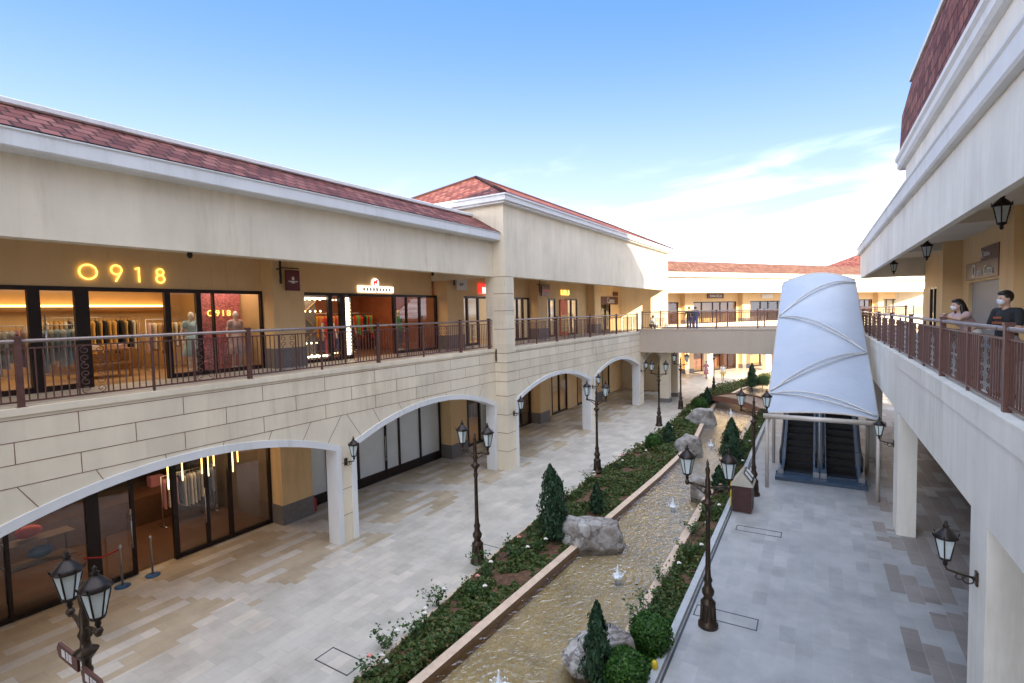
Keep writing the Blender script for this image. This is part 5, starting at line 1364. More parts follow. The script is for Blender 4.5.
# drain covers set in the paving
def drain(c, ax, lx, ly, label):
    mb = MB(); ca, sa = math.cos(ax), math.sin(ax); t = .022
    for (a0, b0, a1, b1) in ((-lx, -ly, lx, -ly + t), (-lx, ly - t, lx, ly), (-lx, -ly, -lx + t, ly), (lx - t, -ly, lx, ly)):
        P = [(c[0] + ca * a - sa * b, c[1] + sa * a + ca * b) for a, b in ((a0, b0), (a1, b0), (a1, b1), (a0, b1))]; mb.prism(P, .0, .006)
    solo(mb, 'drain_cover', M['slot'], label, 'drain', (c[0], c[1], 0))
drain((-1.95, 11.4), ROTR, .62, .22, 'dark outlined drain cover at the foot of the near right lamp post'); drain((-1.9, 16.4), ROTR, .6, .2, 'dark outlined drain cover in front of the notice cabinet')
drain((-7.95, 6.35), 0, .45, .22, 'dark outlined drain cover at the bottom edge of the left paving'); drain((-8.0, 11.6), 0, .5, .22, 'dark outlined drain cover beside the lamp post by the tall cypress'); drain((-8.3, 20.3), 0, .5, .22, 'dark outlined drain cover at the second left lamp post')
# queue posts at the open shop door, fire extinguisher by the pilaster
def stanchion(x, y, label):
    mb = MB(); mb.lathe([(.17, 0), (.17, .02), (.03, .05)], x, y, 18, 1); mb.lathe([(.025, .04), (.025, .95), (.035, .96), (.035, 1.03), (.02, 1.05), (.001, 1.06)], x, y, 12, 0)
    return solo(mb, 'queue_post', [M['steel'], M['blue']], label, 'barrier post', (x, y, 0), 0, 'queue posts at the open door')
stanchion(-14.9, 5.55, 'steel queue post with blue foot left of the open shop door'); stanchion(-14.85, 6.2, 'steel queue post with blue foot right beside the open shop door')
mb = MB(); mb.tube([(-14.9, 5.55, .95), (-15.0, 5.2, .86), (-15.15, 4.9, .92)], .02, 6)
solo(mb, 'barrier_tape', M['red'], 'red barrier tape running from the queue post to the door', 'tape', (-15, 5.2, .9))
FE = thing('fire_extinguisher', 'red fire extinguisher on the floor at the grey pilaster plinth', 'extinguisher', (-14.9, 11.12, 0))
mb = MB(); mb.lathe([(.08, .012), (.085, .03), (.085, .38), (.05, .45), (.02, .47)], -14.9, 11.12, 14); mb.build('cylinder', M['red'], FE)
mb = MB(); mb.box(-14.93, 11.09, .47, -14.87, 11.18, .5); mb.tube([(-14.9, 11.14, .48), (-14.85, 11.22, .4), (-14.84, 11.22, .15)], .012, 6); mb.build('valve_and_hose', M['rubber'], FE)
# bins of goods in the dim ground floor window
for (s, c, lab) in ((4.2, 'red', 'red bag on the dim shop window shelf'), (4.4, 'blue', 'blue bag on the dim shop window shelf'), (2.9, 'burgundy', 'dark red bag on the low window shelf')):
    mb = MB(); z = {'red': 1.5, 'blue': .95, 'burgundy': .95}[c]
    mb.ball((-16.1, s, z + .14), (.14, .26, .15), 0, 14, 8); mb.tube([(-16.1, s - .15, z + .25), (-16.1, s - .1, z + .42), (-16.1, s + .1, z + .42), (-16.1, s + .15, z + .25)], .014, 6)
    solo(mb, 'handbag', M[c], lab, 'bag', (-16.1, s, z))
mb = MB()
for z in (.9, 1.45): mb.box(-16.35, 3.75, z - .04, -15.85, 5.0, z)
for s in (3.78, 4.93): mb.box(-16.32, s, .01, -16.28, s + .04, 1.45)
mb.box(-16.35, 2.4, .85, -15.85, 3.5, .91); mb.box(-16.3, 2.45, .01, -15.9, 3.45, .85)
solo(mb, 'display_stand', M['dark_wood'], 'dark wooden display stand with bags inside the dim ground floor window', 'display', (-16.1, 4.3, 0))

proto = None
for i, (s_, z, c) in enumerate([(2.3, .9, 'cream'), (2.9, .9, 'red'), (3.5, .9, 'navy'), (4.2, .9, 'gold'), (2.5, 1.55, 'rose'), (3.2, 1.55, 'grey'), (4.0, 1.55, 'orange'), (4.7, 1.55, 'cream'), (6.2, 1.55, 'gold'), (6.9, 1.55, 'red'), (8.2, 1.55, 'white'), (8.9, 1.55, 'orange'), (9.2, .9, 'white'), (8.5, .9, 'rose')]):
    mb = MB(); mb.box(-19.9, s_ - .2, z + .002, -19.6, s_ + .2, z + .24 + .1 * (i % 3)); mb.box(-19.91, s_ - .21, z + .19, -19.59, s_ + .21, z + .25)
    solo(mb, 'storage_box', GCOL[c], c + ' box on the ' + ('lower' if z < 1 else 'upper') + ' back shelf of the dim left shop, ' + ('left' if s_ < 3.1 else 'middle' if s_ < 8 else 'right') + ' part', 'box', (-19.75, s_, z), 0, 'boxes on the back shelf')
# ------------------------------------------------------------------ clothes on racks, shop dummies
def garment_mb(l=.95):
    mb = MB(); prof = [(.06, 0), (.16, -.03), (.22, -.09), (.20, -.25), (.19, -.5), (.23, -l)]; n = 12; v = []
    for w_, z in prof:
        for k in range(n):
            a = 2 * PI * k / n; v.append((w_ * math.cos(a), (.035 + .012 * math.sin(3 * a + z * 9)) * math.sin(a), z))
    mb.add(v, [(i * n + k, i * n + (k + 1) % n, (i + 1) * n + (k + 1) % n, (i + 1) * n + k) for i in range(len(prof) - 1) for k in range(n)] + [tuple(range(n))], 0, True)
    mb.tube([(0, 0, 0), (0, 0, .06), (.02, 0, .085), (0, 0, .1)], .006, 5); return mb
gproto = {}
def rack(label, base, length, cols, h=1.5, group='clothes racks'):
    o = thing('clothes_rack', label, 'clothes rack', base, 0, group); x, y, z = base
    mb = MB()
    for s in (-length / 2, length / 2):
        mb.tube([(x, y + s, z), (x, y + s, z + h)], .014, 6); mb.tube([(x - .22, y + s, z + .02), (x + .22, y + s, z + .02)], .014, 6)
    mb.tube([(x, y - length / 2, z + h), (x, y + length / 2, z + h)], .014, 6); mb.build('frame', M['steel'], o)
    n = int(length / .11); BASE[o.name] = (0, 0, 0)
    for k in range(n):
        c = cols[k % len(cols)] if len(cols) < 4 else random.choice(cols)
        if c not in gproto:
            g = garment_mb().build('garment', GC[c], o); gproto[c] = g
        else:
            g = gproto[c].copy(); COL.objects.link(g); g.parent = o
        g.location = (random.uniform(-.015, .015), -length / 2 + .08 + k * .11, h - .1); g.rotation_euler.z = random.uniform(-.2, .2); g.scale = (1, 1, random.uniform(.8, 1.12))
    return o
Z2 = 4.96
rack('rack of blush and cream clothes at the left edge of the upper window', (-16.3, 3.95, Z2), 1.0, ['blush', 'cream', 'rose', 'white'])
rack('rack of pale blue and cream clothes behind the left upper window', (-16.3, 4.95, Z2), .9, ['sky', 'cream', 'sky', 'white', 'grey'])
rack('long rack of black and gold clothes under the glowing cove of the upper shop', (-19.5, 6.9, Z2), 2.6, ['black', 'black', 'cream', 'gold', 'gold', 'gold'], 1.7)
rack('rack of beige and white clothes right of the glowing cove shop door', (-18.6, 8.6, Z2), 1.2, ['cream', 'blush', 'gold', 'white'], 1.6)
rack('rack of orange and yellow clothes inside the bulb lit shop', (-18.6, 15.0, Z2), 2.2, ['orange', 'yellow', 'gold', 'red'], 1.7)
rack('rack of red and dark clothes deep inside the bulb lit shop', (-18.9, 17.2, Z2), 1.2, ['red', 'navy', 'black', 'green'], 1.7)
rack('rack of pastel clothes in the shop under the red box sign', (-17.6, 20.9, Z2), 1.8, ['rose', 'sky', 'white', 'yellow', 'green'], 1.6)
rack('rack of dark clothes inside the dim ground floor shop', (-18.0, 8.7, .02), 1.6, ['navy', 'grey', 'rose', 'white'], 1.6)
# low display table with folded clothes
DT = thing('display_table', 'low wooden two tier display table with folded clothes inside the upper shop doorway', 'table', (-17.6, 6.35, Z2))
for z, a, b in ((.80, .0, .55), (.42, .12, .7)):
    mb = MB(); mb.box(-17.6 - b / 1.4, 5.6 + a, Z2 + z - .05, -17.6 + b / 1.4, 7.1 - a, Z2 + z); mb.build('table_top', M['wood'], DT)
for sx in (-.36, .36):
    for sy in (-.6, .6):
        mb = MB(); mb.box(-17.6 + sx - .025, 6.35 + sy - .025, Z2, -17.6 + sx + .025, 6.35 + sy + .025, Z2 + .75); mb.build('leg', M['wood'], DT)
for i in range(4):
    c = ['cream', 'white', 'gold', 'blush'][i]; mb = MB()
    for k in range(3): mb.box(-17.75, 5.72 + i * .34, Z2 + .803 + k * .035, -17.45, 5.98 + i * .34, Z2 + .833 + k * .035)
    solo(mb, 'folded_clothes', GC[c], ['cream', 'white', 'golden', 'blush'][i] + ' folded clothes piled on the low display table', 'clothes', (-17.6, 5.85 + i * .34, Z2 + .8))

# ------------------------------------------------------------------ people
def evald(o):
    dg = bpy.context.evaluated_depsgraph_get(); me = bpy.data.meshes.new_from_object(o.evaluated_get(dg)); return me
def blob(prims, voxel, smooth=6):
    """tapered limbs and ellipsoids fused into one continuous skin"""
    mb = MB()
    for p in prims:
        if p[0] == 'c':
            _, a, b, r0, r1 = p; a, b = Vector(a), Vector(b); t = (b - a); L_ = t.length
            if L_ < 1e-5: continue
            pts = [a - t / L_ * r0 * .98, a - t / L_ * r0 * .8, a - t / L_ * r0 * .45] + [a + t * i / 4 for i in range(5)] + [b + t / L_ * r1 * .45, b + t / L_ * r1 * .8, b + t / L_ * r1 * .98]
            rr = [r0 * .2, r0 * .6, r0 * .89] + [r0 + (r1 - r0) * i / 4 for i in range(5)] + [r1 * .89, r1 * .6, r1 * .2]
            t.normalize(); up = Vector((0, 0, 1)) if abs(t.z) < .9 else Vector((1, 0, 0)); u = t.cross(up).normalized(); w_ = u.cross(t); v = []; n = 12
            for q, r in zip(pts, rr):
                for k in range(n): an = 2 * PI * k / n; v.append(q + u * r * math.cos(an) + w_ * r * math.sin(an))
            m = len(pts); f = [(i * n + k, i * n + (k + 1) % n, (i + 1) * n + (k + 1) % n, (i + 1) * n + k) for i in range(m - 1) for k in range(n)]
            f += [tuple(range(n - 1, -1, -1)), tuple((m - 1) * n + k for k in range(n))]
            mb.add(v, f)
        else:
            _, c, r, rot = p; o = len(mb.v); mb.ball((0, 0, 0), r, 0, 16, 10); R = Matrix.Rotation(rot[2], 3, 'Z') @ Matrix.Rotation(rot[0], 3, 'X') @ Matrix.Rotation(rot[1], 3, 'Y')
            for i in range(o, len(mb.v)): mb.v[i] = tuple(R @ Vector(mb.v[i]) + Vector(c))
    o = mb.build('tmp', [])
    md = o.modifiers.new('r', 'REMESH'); md.mode = 'VOXEL'; md.voxel_size = voxel; md.use_smooth_shade = True
    sm = o.modifiers.new('s', 'SMOOTH'); sm.factor = .5; sm.iterations = smooth
    me = evald(o); old = o.data; bpy.data.objects.remove(o); bpy.data.meshes.remove(old)
    return me
def link_mesh(me, name, m, parent):
    me.name = name; me.materials.clear(); me.materials.append(m); me.polygons.foreach_set('use_smooth', [True] * len(me.polygons))
    o = bpy.data.objects.new(name, me); COL.objects.link(o); o.parent = parent; BASE[o.name] = (0, 0, 0); return o
def hand(pr, w, d, side):
    """palm, four curled fingers and a thumb beyond wrist w along direction d"""
    w, d = Vector(w), Vector(d).normalized(); s = Vector((1, 0, 0)) if abs(d.x) < .7 else Vector((0, 1, 0)); s = (s - d * s.dot(d)).normalized(); nrm = d.cross(s)
    pr.append(('c', w, w + d * .07, .026, .034))
    for k, l in ((-1.5, .055), (-.5, .068), (.5, .072), (1.5, .062)):
        a = w + d * .085 + s * k * .018; b = a + d * l * .6 + nrm * .006; e = b + d * l * .5 + nrm * .022
        pr.append(('c', a, b, .0095, .0085)); pr.append(('c', b, e, .0085, .007))
    t = w + d * .03 + s * side * .03; pr.append(('c', t, t + d * .035 + s * side * .025, .011, .0095)); pr.append(('c', t + d * .035 + s * side * .025, t + d * .065 + s * side * .028, .0095, .0075))
def person(label, loc, rot, P, frame=0, scale=1., voxel=.014, group=None):
    """local axes: +Y is the way the person faces"""
    o = thing('person', label, 'person', (0, 0, 0), 0, group)
    x, y = (loc[0], loc[1]) if frame == 0 else r2w(loc[0], loc[1])
    o.location = (x, y, loc[2]); o.rotation_euler.z = rot + (ROTR if frame else 0); o.scale = (scale,) * 3
    g = P.get
    hip = Vector(g('hip', (0, 0, .93))); neck = Vector(g('neck', (0, .0, 1.44))); hd = Vector(g('head', (0, .03, 1.60))); fem = g('fem', False)
    sw = .165 if fem else .195; hw = .10
    shl = [neck + Vector((sx * sw, -.005, -.05)) for sx in (-1, 1)]
    el = [Vector(v) for v in g('elbow', [(-.26, -.03, 1.12), (.26, -.03, 1.12)])]; wr = [Vector(v) for v in g('wrist', [(-.27, .06, .88), (.27, .06, .88)])]
    kn = [Vector(v) for v in g('knee', [(-.10, .03, .50), (.10, .03, .50)])]; an = [Vector(v) for v in g('ankle', [(-.10, -.01, .09), (.10, -.01, .09)])]
    body = []
    body += [('c', hip, hip + (neck - hip) * .45, .125, .115), ('c', hip + (neck - hip) * .5, neck + Vector((0, 0, -.14)), .12, .125), ('c', shl[0] + Vector((.03, 0, 0)), shl[1] - Vector((.03, 0, 0)), .062, .062), ('c', neck + Vector((0, 0, -.06)), hd + Vector((0, -.015, -.05)), .055, .05)]
    body += [('e', hd, (.076, .096, .115), (0, 0, 0)), ('e', hd + Vector((0, .03, -.06)), (.055, .066, .06), (0, 0, 0)), ('e', hd + Vector((0, .1, -.015)), (.013, .018, .02), (0, 0, 0)), ('e', hd + Vector((-.076, .0, -.01)), (.012, .022, .032), (0, 0, 0)), ('e', hd + Vector((.076, .0, -.01)), (.012, .022, .032), (0, 0, 0))]
    for i in (0, 1):
        sx = (-1, 1)[i]; hj = hip + Vector((sx * hw, 0, -.02))
        body += [('c', shl[i], el[i], .048, .038), ('c', el[i], wr[i], .037, .026), ('c', hj, kn[i], .085, .058), ('c', kn[i], an[i], .055, .038), ('c', an[i] + Vector((0, -.03, -.045)), an[i] + Vector((0, .15, -.055)), .036, .03)]
        hand(body, wr[i], wr[i] - el[i] if not g('hdir') else g('hdir')[i], -sx)
    link_mesh(blob(body, voxel), 'body', g('skin', M['skin']), o)
    # clothes
    sh = [('c', hip + Vector((0, 0, .0)), hip + (neck - hip) * .45, .150, .138), ('c', hip + (neck - hip) * .45, neck + Vector((0, 0, -.15)), .138, .148), ('c', shl[0] + Vector((.03, 0, -.005)), shl[1] - Vector((.03, 0, .005)), .074, .074)]
    k = g('sleeve', .6)
    for i in (0, 1):
        e = shl[i] + (el[i] - shl[i]) * min(1, k); sh.append(('c', shl[i], e, .068, .058))
        if k > 1: sh.append(('c', el[i], el[i] + (wr[i] - el[i]) * (k - 1), .055, .042))
    link_mesh(blob(sh, voxel * 1.2), 'shirt', g('shirt'), o)
    if g('skirt'):
        mb = MB(); mb.lathe([(.05, hip.z + .12), (.155, hip.z + .1), (.17, hip.z), (.22, hip.z - .25), (.27, hip.z - .48), (.25, hip.z - .485)], hip.x, hip.y, 18); mb.build('skirt', g('skirt'), o)
    else:
        tr = [('c', hip + Vector((-.05, 0, 0)), hip + Vector((.05, 0, 0)), .135, .135)]; kk = g('trouser', 1.)
        for i in (0, 1):
            hj = hip + Vector(((-1, 1)[i] * hw, 0, -.02)); tr.append(('c', hj, kn[i], .105, .075)); tr.append(('c', kn[i], kn[i] + (an[i] - kn[i]) * .92 * kk, .073, .058))
        link_mesh(blob(tr, voxel * 1.2), 'trousers', g('trousers', GC['navy']), o)
    sho = []
    for i in (0, 1): sho.append(('c', an[i] + Vector((0, -.04, -.045)), an[i] + Vector((0, .16, -.052)), .048, .040))
    link_mesh(blob(sho, voxel * 1.1, 3), 'shoes', g('shoes', M['rubber']), o)
    if g('hair', True):
        ha = [('e', hd + Vector((0, -.022, .028)), (.088, .102, .108), (.15, 0, 0)), ('e', hd + Vector((0, .045, .085)), (.07, .05, .032), (-.3, 0, 0))]
        if g('hair') == 'long': ha += [('c', hd + Vector((0, -.07, 0)), neck + Vector((0, -.09, -.12)), .08, .085), ('c', hd + Vector((-.075, -.03, .0)), neck + Vector((-.10, .02, -.10)), .035, .04), ('c', hd + Vector((.075, -.03, .0)), neck + Vector((.10, .02, -.10)), .035, .04)]
        link_mesh(blob(ha, voxel * .8, 4), 'hair', M['hair'], o)
    if g('mask'):
        link_mesh(blob([('e', hd + Vector((0, .058, -.05)), (.058, .052, .052), (0, 0, 0)), ('e', hd + Vector((0, .105, -.035)), (.022, .02, .03), (0, 0, 0))], .009, 4), 'face_mask', M['mask'], o)
    else:
        mb = MB(); mb.ball(tuple(hd + Vector((0, .091, -.068))), (.022, .006, .006), 0, 10, 6); mb.build('mouth', M['rose_p'], o)
    for sx in (-1, 1):
        mb = MB(); mb.ball(tuple(hd + Vector((sx * .03, .086, .008))), (.013, .008, .007), 0, 10, 6); mb.build('eye', M['eye'], o)
    return o
pt = dict(shirt=GC['black'], sleeve=.75, mask=True, trousers=GC['grey'], elbow=[(-.27, .04, 1.14), (.27, .04, 1.14)], wrist=[(-.20, .27, 1.14), (.20, .27, 1.14)], head=(0, .04, 1.60))
man = person('person in a black printed t-shirt and pale face mask standing at the right railing', (2.62, 11.15, 4.95), math.radians(118), pt, 1, 1.0, .011)
mb = MB()
for (a, b, w_) in ((-.07, 1.28, .14), (-.09, 1.20, .18), (-.06, 1.12, .12)): mb.box(a, .14, b, a + w_, .153, b + .035)
mb.build('shirt_print', mat('rust_print', (.26, .07, .03), .8, var=.2), man)
gp = dict(fem=True, shirt=GC['blush'], sleeve=.45, mask=True, hair='long', trousers=GC['white'], hip=(0, -.12, .92), neck=(0, .09, 1.36), head=(.0, .17, 1.50), elbow=[(-.25, .27, 1.22), (.25, .27, 1.22)], wrist=[(-.02, .36, 1.27), (.04, .38, 1.30)])
person('person with long dark hair and pale mask leaning on the right railing with folded arms', (2.62, 13.75, 4.95), math.radians(112), gp, 1, 1.0, .011)
for n, lab, c, tz in ((-8.05, 'person in dark clothes with backpack strap at the left of the pair on the bridge', 'black', 'navy'), (-7.60, 'person in blue jeans at the right of the pair on the bridge', 'navy', 'blue')):
    person(lab, (n, 39.7, 4.95), math.radians(-4), dict(shirt=GC[c], sleeve=1.4, trousers=GC['navy'] if tz == 'navy' else mat('blue_jeans', (.05, .08, .22), .8), fem=(n > -7.9), head=(.01, .03, 1.60)), 1, 1.0, .016)
sq = dict(shirt=GC['grey'], sleeve=1.3, trousers=GC['black'], hip=(0, -.12, .40), neck=(0, .10, .88), head=(0, .17, 1.03), knee=[(-.16, .30, .48), (.16, .30, .48)], ankle=[(-.12, .05, .09), (.12, .05, .09)], elbow=[(-.22, .30, .66), (.22, .30, .66)], wrist=[(-.05, .42, .62), (.06, .42, .62)])
person('person in grey crouching by the left end of the bridge railing', (-10.0, 37.6, 4.95), math.radians(60), sq, 1, 1.0, .016)
person('person in a pink dress walking on the sunlit far plaza', (-10.3, 50.6, 0), math.radians(170), dict(fem=True, shirt=GC['rose'], sleeve=.9, skirt=GC['rose'], knee=[(-.1, .12, .5), (.1, -.04, .5)], ankle=[(-.1, .16, .09), (.1, -.2, .12)]), 0, .95, .018)
person('small person in white top and yellow shorts on the sunlit far plaza', (-8.7, 49.6, 0), math.radians(200), dict(shirt=GC['white'], sleeve=.6, trousers=GC['yellow'], trouser=.2, knee=[(-.1, -.04, .5), (.1, .12, .5)], ankle=[(-.1, -.2, .12), (.1, .15, .09)]), 0, .86, .018)
# shop dummies
M['dummy'] = mat('pale_dummy', (.66, .58, .52), .4, var=.03)
def dummy(label, loc, rot, top, bottom=None, skirt=None):
    o = person(label, loc, rot, dict(fem=True, skin=M['dummy'], hair=False, mask=True, shirt=GC[top], sleeve=.4, trousers=GC[bottom or 'grey'], skirt=GC[skirt] if skirt else None, shoes=M['dummy']), 0, 1.04, .018)
    o.name = 'mannequin'; o['category'] = 'mannequin'
    for c in list(o.children):
        if c.name.startswith(('face_mask', 'eye')): bpy.data.objects.remove(c)
        elif c.name.startswith('skirt'): c.scale.z = 1.0
    return o
dummy('mannequin in a long blush dress before the pink flower wall', (-15.95, 9.35, 4.98), -PI / 2, 'blush', skirt='blush')
dummy('shorter mannequin in a pale blue dress left of the flower wall', (-16.5, 8.3, 4.98), -PI / 2, 'sky', skirt='sky')
dummy('mannequin in a yellow shirt inside the bulb framed window', (-15.75, 11.35, 4.98), -PI / 2, 'yellow', 'navy')
dummy('mannequin in a red shirt behind the second bulb lit pane', (-15.8, 12.75, 4.98), -PI / 2, 'red', 'red')
dummy('mannequin in a green shirt right of the bulb lit shop door', (-16.2, 16.75, 4.98), -PI / 2, 'green', 'grey')
dummy('mannequin in a golden top in the bulb lit shop doorway', (-17.4, 15.1, 4.98), -PI / 2, 'gold', 'black')
dummy('mannequin in a white top inside the far ground floor shop doorway', (-15.9, 23.9, .03), -PI / 2, 'white', 'black')

# ------------------------------------------------------------------ plants
M['conifer'] = leaf_mat('conifer_leaf', [(0, (.010, .035, .016)), (.5, (.020, .060, .026)), (1, (.045, .095, .036))])
M['boxleaf'] = leaf_mat('box_leaf', [(0, (.018, .060, .010)), (.5, (.035, .105, .014)), (1, (.075, .17, .022))])
M['roseleaf'] = leaf_mat('rose_leaf', [(0, (.022, .068, .018)), (.5, (.05, .115, .028)), (1, (.11, .165, .046))])
M['cover'] = leaf_mat('cover_leaf', [(0, (.034, .070, .016)), (.45, (.07, .12, .028)), (.85, (.13, .155, .042)), (1, (.20, .11, .05))])
M['lawn'] = leaf_mat('bright_groundcover', [(0, (.016, .065, .008)), (.5, (.03, .11, .012)), (1, (.06, .16, .02))])
M['stem'] = mat('brown_stem', (.09, .055, .03), .8, var=.2, scale=20)
def leaves(pos, nrm, size, asp=1.6, jit=.6, up=None):
    """one small folded leaf blade per point"""
    n = len(pos); a = nrm + rng.normal(0, jit, (n, 3)); a /= np.linalg.norm(a, axis=1, keepdims=True) + 1e-9
    r = rng.normal(0, 1, (n, 3)) if up is None else np.asarray(up) + rng.normal(0, .35, (n, 3))
    u = np.cross(a, r); u /= np.linalg.norm(u, axis=1, keepdims=True) + 1e-9; w_ = np.cross(a, u)
    s = size * rng.uniform(.6, 1.3, (n, 1)); L_ = w_ * s * asp; Wd = u * s * .5
    V = np.stack([pos - L_ * .5, pos + Wd + a * s * .12, pos + L_ * .5, pos - Wd + a * s * .12], 1).reshape(-1, 3)
    F = np.arange(n * 4).reshape(-1, 4)
    return V, F
def leaf_obj(name, V, F, m, parent=None):
    me = bpy.data.meshes.new(name); me.vertices.add(len(V)); me.vertices.foreach_set('co', V.astype(np.float32).ravel())
    me.loops.add(F.size); me.loops.foreach_set('vertex_index', F.ravel().astype(np.int32)); me.polygons.add(len(F)); me.polygons.foreach_set('loop_start', np.arange(0, F.size, 4, dtype=np.int32))
    me.materials.append(m); me.update(calc_edges=True); me.validate()
    o = bpy.data.objects.new(name, me); COL.objects.link(o); o.parent = parent; return o
def plant(name, label, cat, x, y, z=-.03, group=None):
    o = thing(name, label, cat, (0, 0, 0), 0, group); o.location = (x, y, z); return o
def conifer(x, y, h, r, label, n=None, spire=1.0):
    o = plant('conifer', label, 'conifer', x, y, group='upright conifers along the channel'); n = n or int(2600 * h * (r / .35))
    t = rng.uniform(0, 1, n) ** .85; ph = rng.uniform(0, 2 * PI, n)
    q0 = rng.uniform(0, 6); lob = 1 + .20 * np.sin(4 * ph + 8 * t + q0) + .17 * np.sin(3 * ph - 19 * t + 1.3 * q0) + .1 * np.sin(29 * t + 2 * ph)
    prof = np.minimum(1, (t + .08) * 5) * (1 - t ** (1.5 if spire == 1 else 2.6)) ** .8 + .03
    rad = r * prof * lob * (rng.uniform(.35, 1.0, n) ** .6 + np.where(rng.uniform(0, 1, n) > .9, rng.uniform(0, .38, n), 0))
    pos = np.stack([rad * np.cos(ph), rad * np.sin(ph), .05 + h * t * .97], 1)
    if spire != 1:      # a second, lower leader beside the main one
        sec = rng.uniform(0, 1, n) > .6; pos[sec] *= (.72, .72, .86); pos[sec, 0] += .15; pos[sec, 1] += .05; pos[~sec, 0] -= .06; pos[~sec, 0:2] *= .85
    nr = np.stack([np.cos(ph), np.sin(ph), np.full(n, .35)], 1)
    V, F = leaves(pos, nr, .042, 2.4, .45, up=(0, 0, 1)); leaf_obj('crown', V, F, M['conifer'], o)
    mb = MB(); mb.tube([(0, 0, -.05), (0, 0, h * .45), (0, 0, h * .9)], .035, 8, r2=.008); mb.build('trunk', M['stem'], o); return o
conifer(-6.88, 13.05, 2.2, .42, 'tallest dark conifer, left of the large flat boulder', spire=2); conifer(-6.55, 15.5, 1.0, .25, 'small pointed conifer right behind the large flat boulder')
conifer(-6.95, 25.4, 1.05, .30, 'small conifer beside the blocky boulder on the left bed'); conifer(-7.4, 36.6, 1.25, .32, 'small conifer behind the round boulder by the low bridge')
conifer(-3.72, 23.2, 1.95, .50, 'broad pointed conifer on the right bed before the canopy', spire=1); conifer(-3.5, 8.2, 1.5, .27, 'slim dark conifer in front of the pale near boulder'); conifer(-3.55, 19.5, .9, .28, 'small conifer between near lamp and notice cabinet'); conifer(-5.9, 46.5, 2.0, .42, 'sunlit conifer beyond the low arched bridge')
def ball_shrub(x, y, r, label, m='boxleaf'):
    o = plant('ball_shrub', label, 'shrub', x, y, group='clipped ball shrubs'); n = int(5200 * (r / .4) ** 2)
    d = rng.normal(0, 1, (n, 3)); d /= np.linalg.norm(d, axis=1, keepdims=True); d[:, 2] = np.where(d[:, 2] < -.5, -d[:, 2], d[:, 2])
    lob = 1 + .06 * np.sin(d[:, 0] * 7 + d[:, 2] * 5) + .05 * np.sin(d[:, 1] * 9 + 1)
    pos = d * (r * lob * rng.uniform(.72, 1.04, n) ** .7)[:, None]; pos[:, 2] += r * .85
    V, F = leaves(pos, d, .038, 1.4, .5); leaf_obj('foliage', V, F, M[m], o)
    mb = MB(); mb.tube([(0, 0, -.05), (0, 0, r)], .03, 6); mb.build('stem', M['stem'], o); return o
ball_shrub(-2.98, 9.55, .40, 'round clipped shrub on the narrow bed behind the near boulder'); ball_shrub(-3.05, 8.35, .38, 'round clipped shrub cut by the bottom edge beside the slim conifer'); ball_shrub(-7.3, 24.2, .38, 'round shrub on the left bed near the blocky boulder'); ball_shrub(-5.15, 46.8, .5, 'round sunlit shrub beyond the low bridge', 'roseleaf'); ball_shrub(-7.5, 35.0, .42, 'low round shrub left of the round boulder')
def rose(x, y, h, r, label, white=0, pink=0, n=150, stems=5, m='roseleaf'):
    o = plant('rose_bush', label, 'rose bush', x, y, group='rose bushes in the planting beds'); st = MB(); P = []; tips = []
    for k in range(stems):
        a = 2 * PI * k / stems + random.uniform(-.5, .5); hh = h * random.uniform(.6, 1.1); rr = r * random.uniform(.5, 1.1)
        pts = [(rr * (i / 5) ** 1.2 * math.cos(a + .2 * i / 5), rr * (i / 5) ** 1.2 * math.sin(a + .2 * i / 5), hh * i / 5 - .02) for i in range(6)]
        st.tube(pts, .008, 5, r2=.003); tips.append(pts[-1])
        for i in range(n // stems):
            t = random.uniform(.15, 1.02) ** .7 * 5; i0 = min(4, int(t)); f = t - i0; c = Vector(pts[i0]).lerp(Vector(pts[min(5, i0 + 1)]), f)
            P.append((c.x + random.gauss(0, .055), c.y + random.gauss(0, .055), max(.02, c.z + random.gauss(0, .05))))
    P = np.array(P); V, F = leaves(P, np.tile([0, 0, 1.], (len(P), 1)), .05, 1.5, .6); leaf_obj('foliage', V, F, M[m], o); st.build('stem', M['stem'], o)
    for k in range(white + pink):
        tx, ty, tz = tips[k % len(tips)]; b = MB()
        for q in range(9):
            a = q * 2.4; rr = .006 + .0042 * q; b.ball((tx + rr * math.cos(a), ty + rr * math.sin(a), tz + .045 - .0025 * q), (.024, .024, .02), 0, 7, 5)
        b.build('bloom', M['rose_w' if k < white else 'rose_p'], o)
    return o
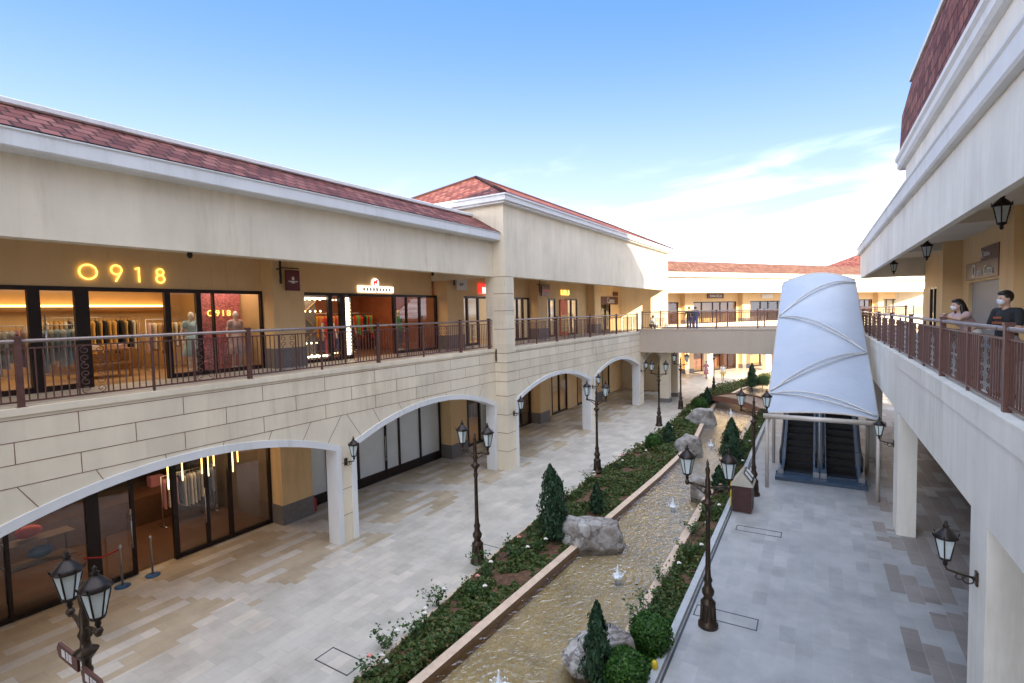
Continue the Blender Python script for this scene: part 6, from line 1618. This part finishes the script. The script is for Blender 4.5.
RL = [(-7.1, 6.35, .38, .3, 2, 1, 'rose bush with pink and white blooms nearest the bottom edge of the left bed'), (-7.45, 7.05, .55, .3, 1, 0, 'taller rose bush overhanging the paving at the bottom of the left bed'), (-7.3, 7.75, .4, .32, 2, 0, 'rose bush with white blooms in the left bed, second stretch from the bottom'),
      (-7.55, 8.7, .55, .32, 1, 0, 'spreading rose bush at the paving edge before the tall conifer'), (-7.1, 9.5, .42, .3, 1, 1, 'rose bush midway between the bottom edge and the tall conifer'), (-7.5, 10.4, .6, .32, 1, 0, 'rose bush between the lamp post and the coping'), (-7.3, 11.6, .55, .36, 1, 1, 'leafy rose bush directly before the tall conifer'), (-7.0, 12.2, .5, .36, 1, 0, 'bright rose bush at the foot of the tall conifer'),
      (-7.75, 14.6, .45, .3, 1, 0, 'rose bush just past the tall conifer on the paving edge'), (-7.9, 16.2, .45, .3, 0, 0, 'leafy rose bush behind the small pointed conifer'), (-7.9, 18.0, .5, .3, 1, 0, 'rose bush at the second lamp post'), (-7.7, 20.5, .45, .3, 1, 1, 'rose bush just past the second lamp post'), (-7.2, 22.4, .45, .34, 2, 0, 'rose bush with white blooms before the blocky boulder'), (-7.6, 27.5, .45, .3, 1, 0, 'rose bush past the blocky boulder'), (-7.8, 29.5, .5, .35, 0, 0, 'leafy rose bush at the third lamp post'), (-7.7, 32.5, .5, .35, 1, 0, 'rose bush behind the round boulder'),
      (-3.35, 10.6, .6, .4, 0, 0, 'sprawling bush leaning over the right coping by the near lamp'), (-3.3, 9.9, .75, .30, 0, 0, 'upright leafy bush beside the near pale boulder'), (-3.45, 12.2, .5, .36, 1, 0, 'bush on the right bed behind the near lamp pole'), (-3.3, 13.8, .45, .34, 1, 0, 'low bush on the right bed past the near lamp'), (-3.5, 15.4, .5, .36, 2, 0, 'rose bush before the notice cabinet'), (-3.45, 16.8, .55, .36, 1, 0, 'rose bush left of the notice cabinet'), (-3.2, 18.8, .6, .34, 2, 1, 'rose bush with pale blooms behind the notice cabinet'), (-3.4, 21.5, .6, .4, 1, 0, 'bush at the canopy lamp on the right bed'), (-3.6, 25.5, .6, .45, 1, 0, 'bush behind the broad conifer'), (-3.7, 28.5, .7, .5, 1, 0, 'bush near the far end of the right bed')]
for x, y, h, r, w_, p_, lab in RL: rose(x, y, h, r, lab, w_, p_, n=170 if y < 17 else 120)
# ground cover
def cover(name, fa_, fb_, y0, y1, n, m, size, hmax, thr, label):
    y = rng.uniform(y0, y1, n); u = rng.uniform(0, 1, n)
    xa = np.array([fa_(v) for v in y]); xb = np.array([fb_(v) for v in y]); x = xa + (xb - xa) * u
    d = np.array([mnoise.noise(Vector((a * 1.3, b * .9, 3.))) + .35 * mnoise.noise(Vector((a * 4, b * 4, 9.))) for a, b in zip(x, y)])
    keep = d > thr; x, y, d = x[keep], y[keep], d[keep]
    hh = np.clip((d - thr) * 1.6, .05, 1) * hmax
    pos = np.stack([x, y, -.02 + hh * rng.uniform(0, 1, len(x))], 1)
    V, F = leaves(pos, np.tile([0, 0, 1.], (len(x), 1)), size, 1.7, .7)
    return tag(leaf_obj(name, V, F, M[m]), label, 'plants', kind='stuff')
cover('ground_cover', lambda y: BL(y) + .06, lambda y: WL(y) - .05, 3, 22, 42000, 'cover', .056, .24, -.17, 'low mixed ground cover in the left planting bed')
cover('far_ground_cover', lambda y: BL(y) + .06, lambda y: WL(y) - .05, 22, 55, 20000, 'cover', .085, .42, -.3, 'low mixed ground cover in the far left bed')
cover('lawn_cover', lambda y: WRo(y) + .02, lambda y: KRi(y) - .02, 6.5, 10.9, 15000, 'lawn', .036, .16, -.6, 'bright green ground cover around the near ball shrubs')
cover('bed_ground_cover', lambda y: WRo(y) + .02, lambda y: KRi(y) - .02, 10.6, 36, 26000, 'cover', .055, .34, -.18, 'low shrubs and ground cover along the narrow right bed')
# lights set in the turf
mb = MB(); mb.lathe([(.05, -.02), (.055, .14), (.06, .20), (.04, .24), (.001, .25)], -2.72, 8.95, 10)
solo(mb, 'garden_spotlight', M['yellow'], 'small yellow capped post in the green bed at the bottom edge', 'garden light', (-2.72, 8.95, 0))
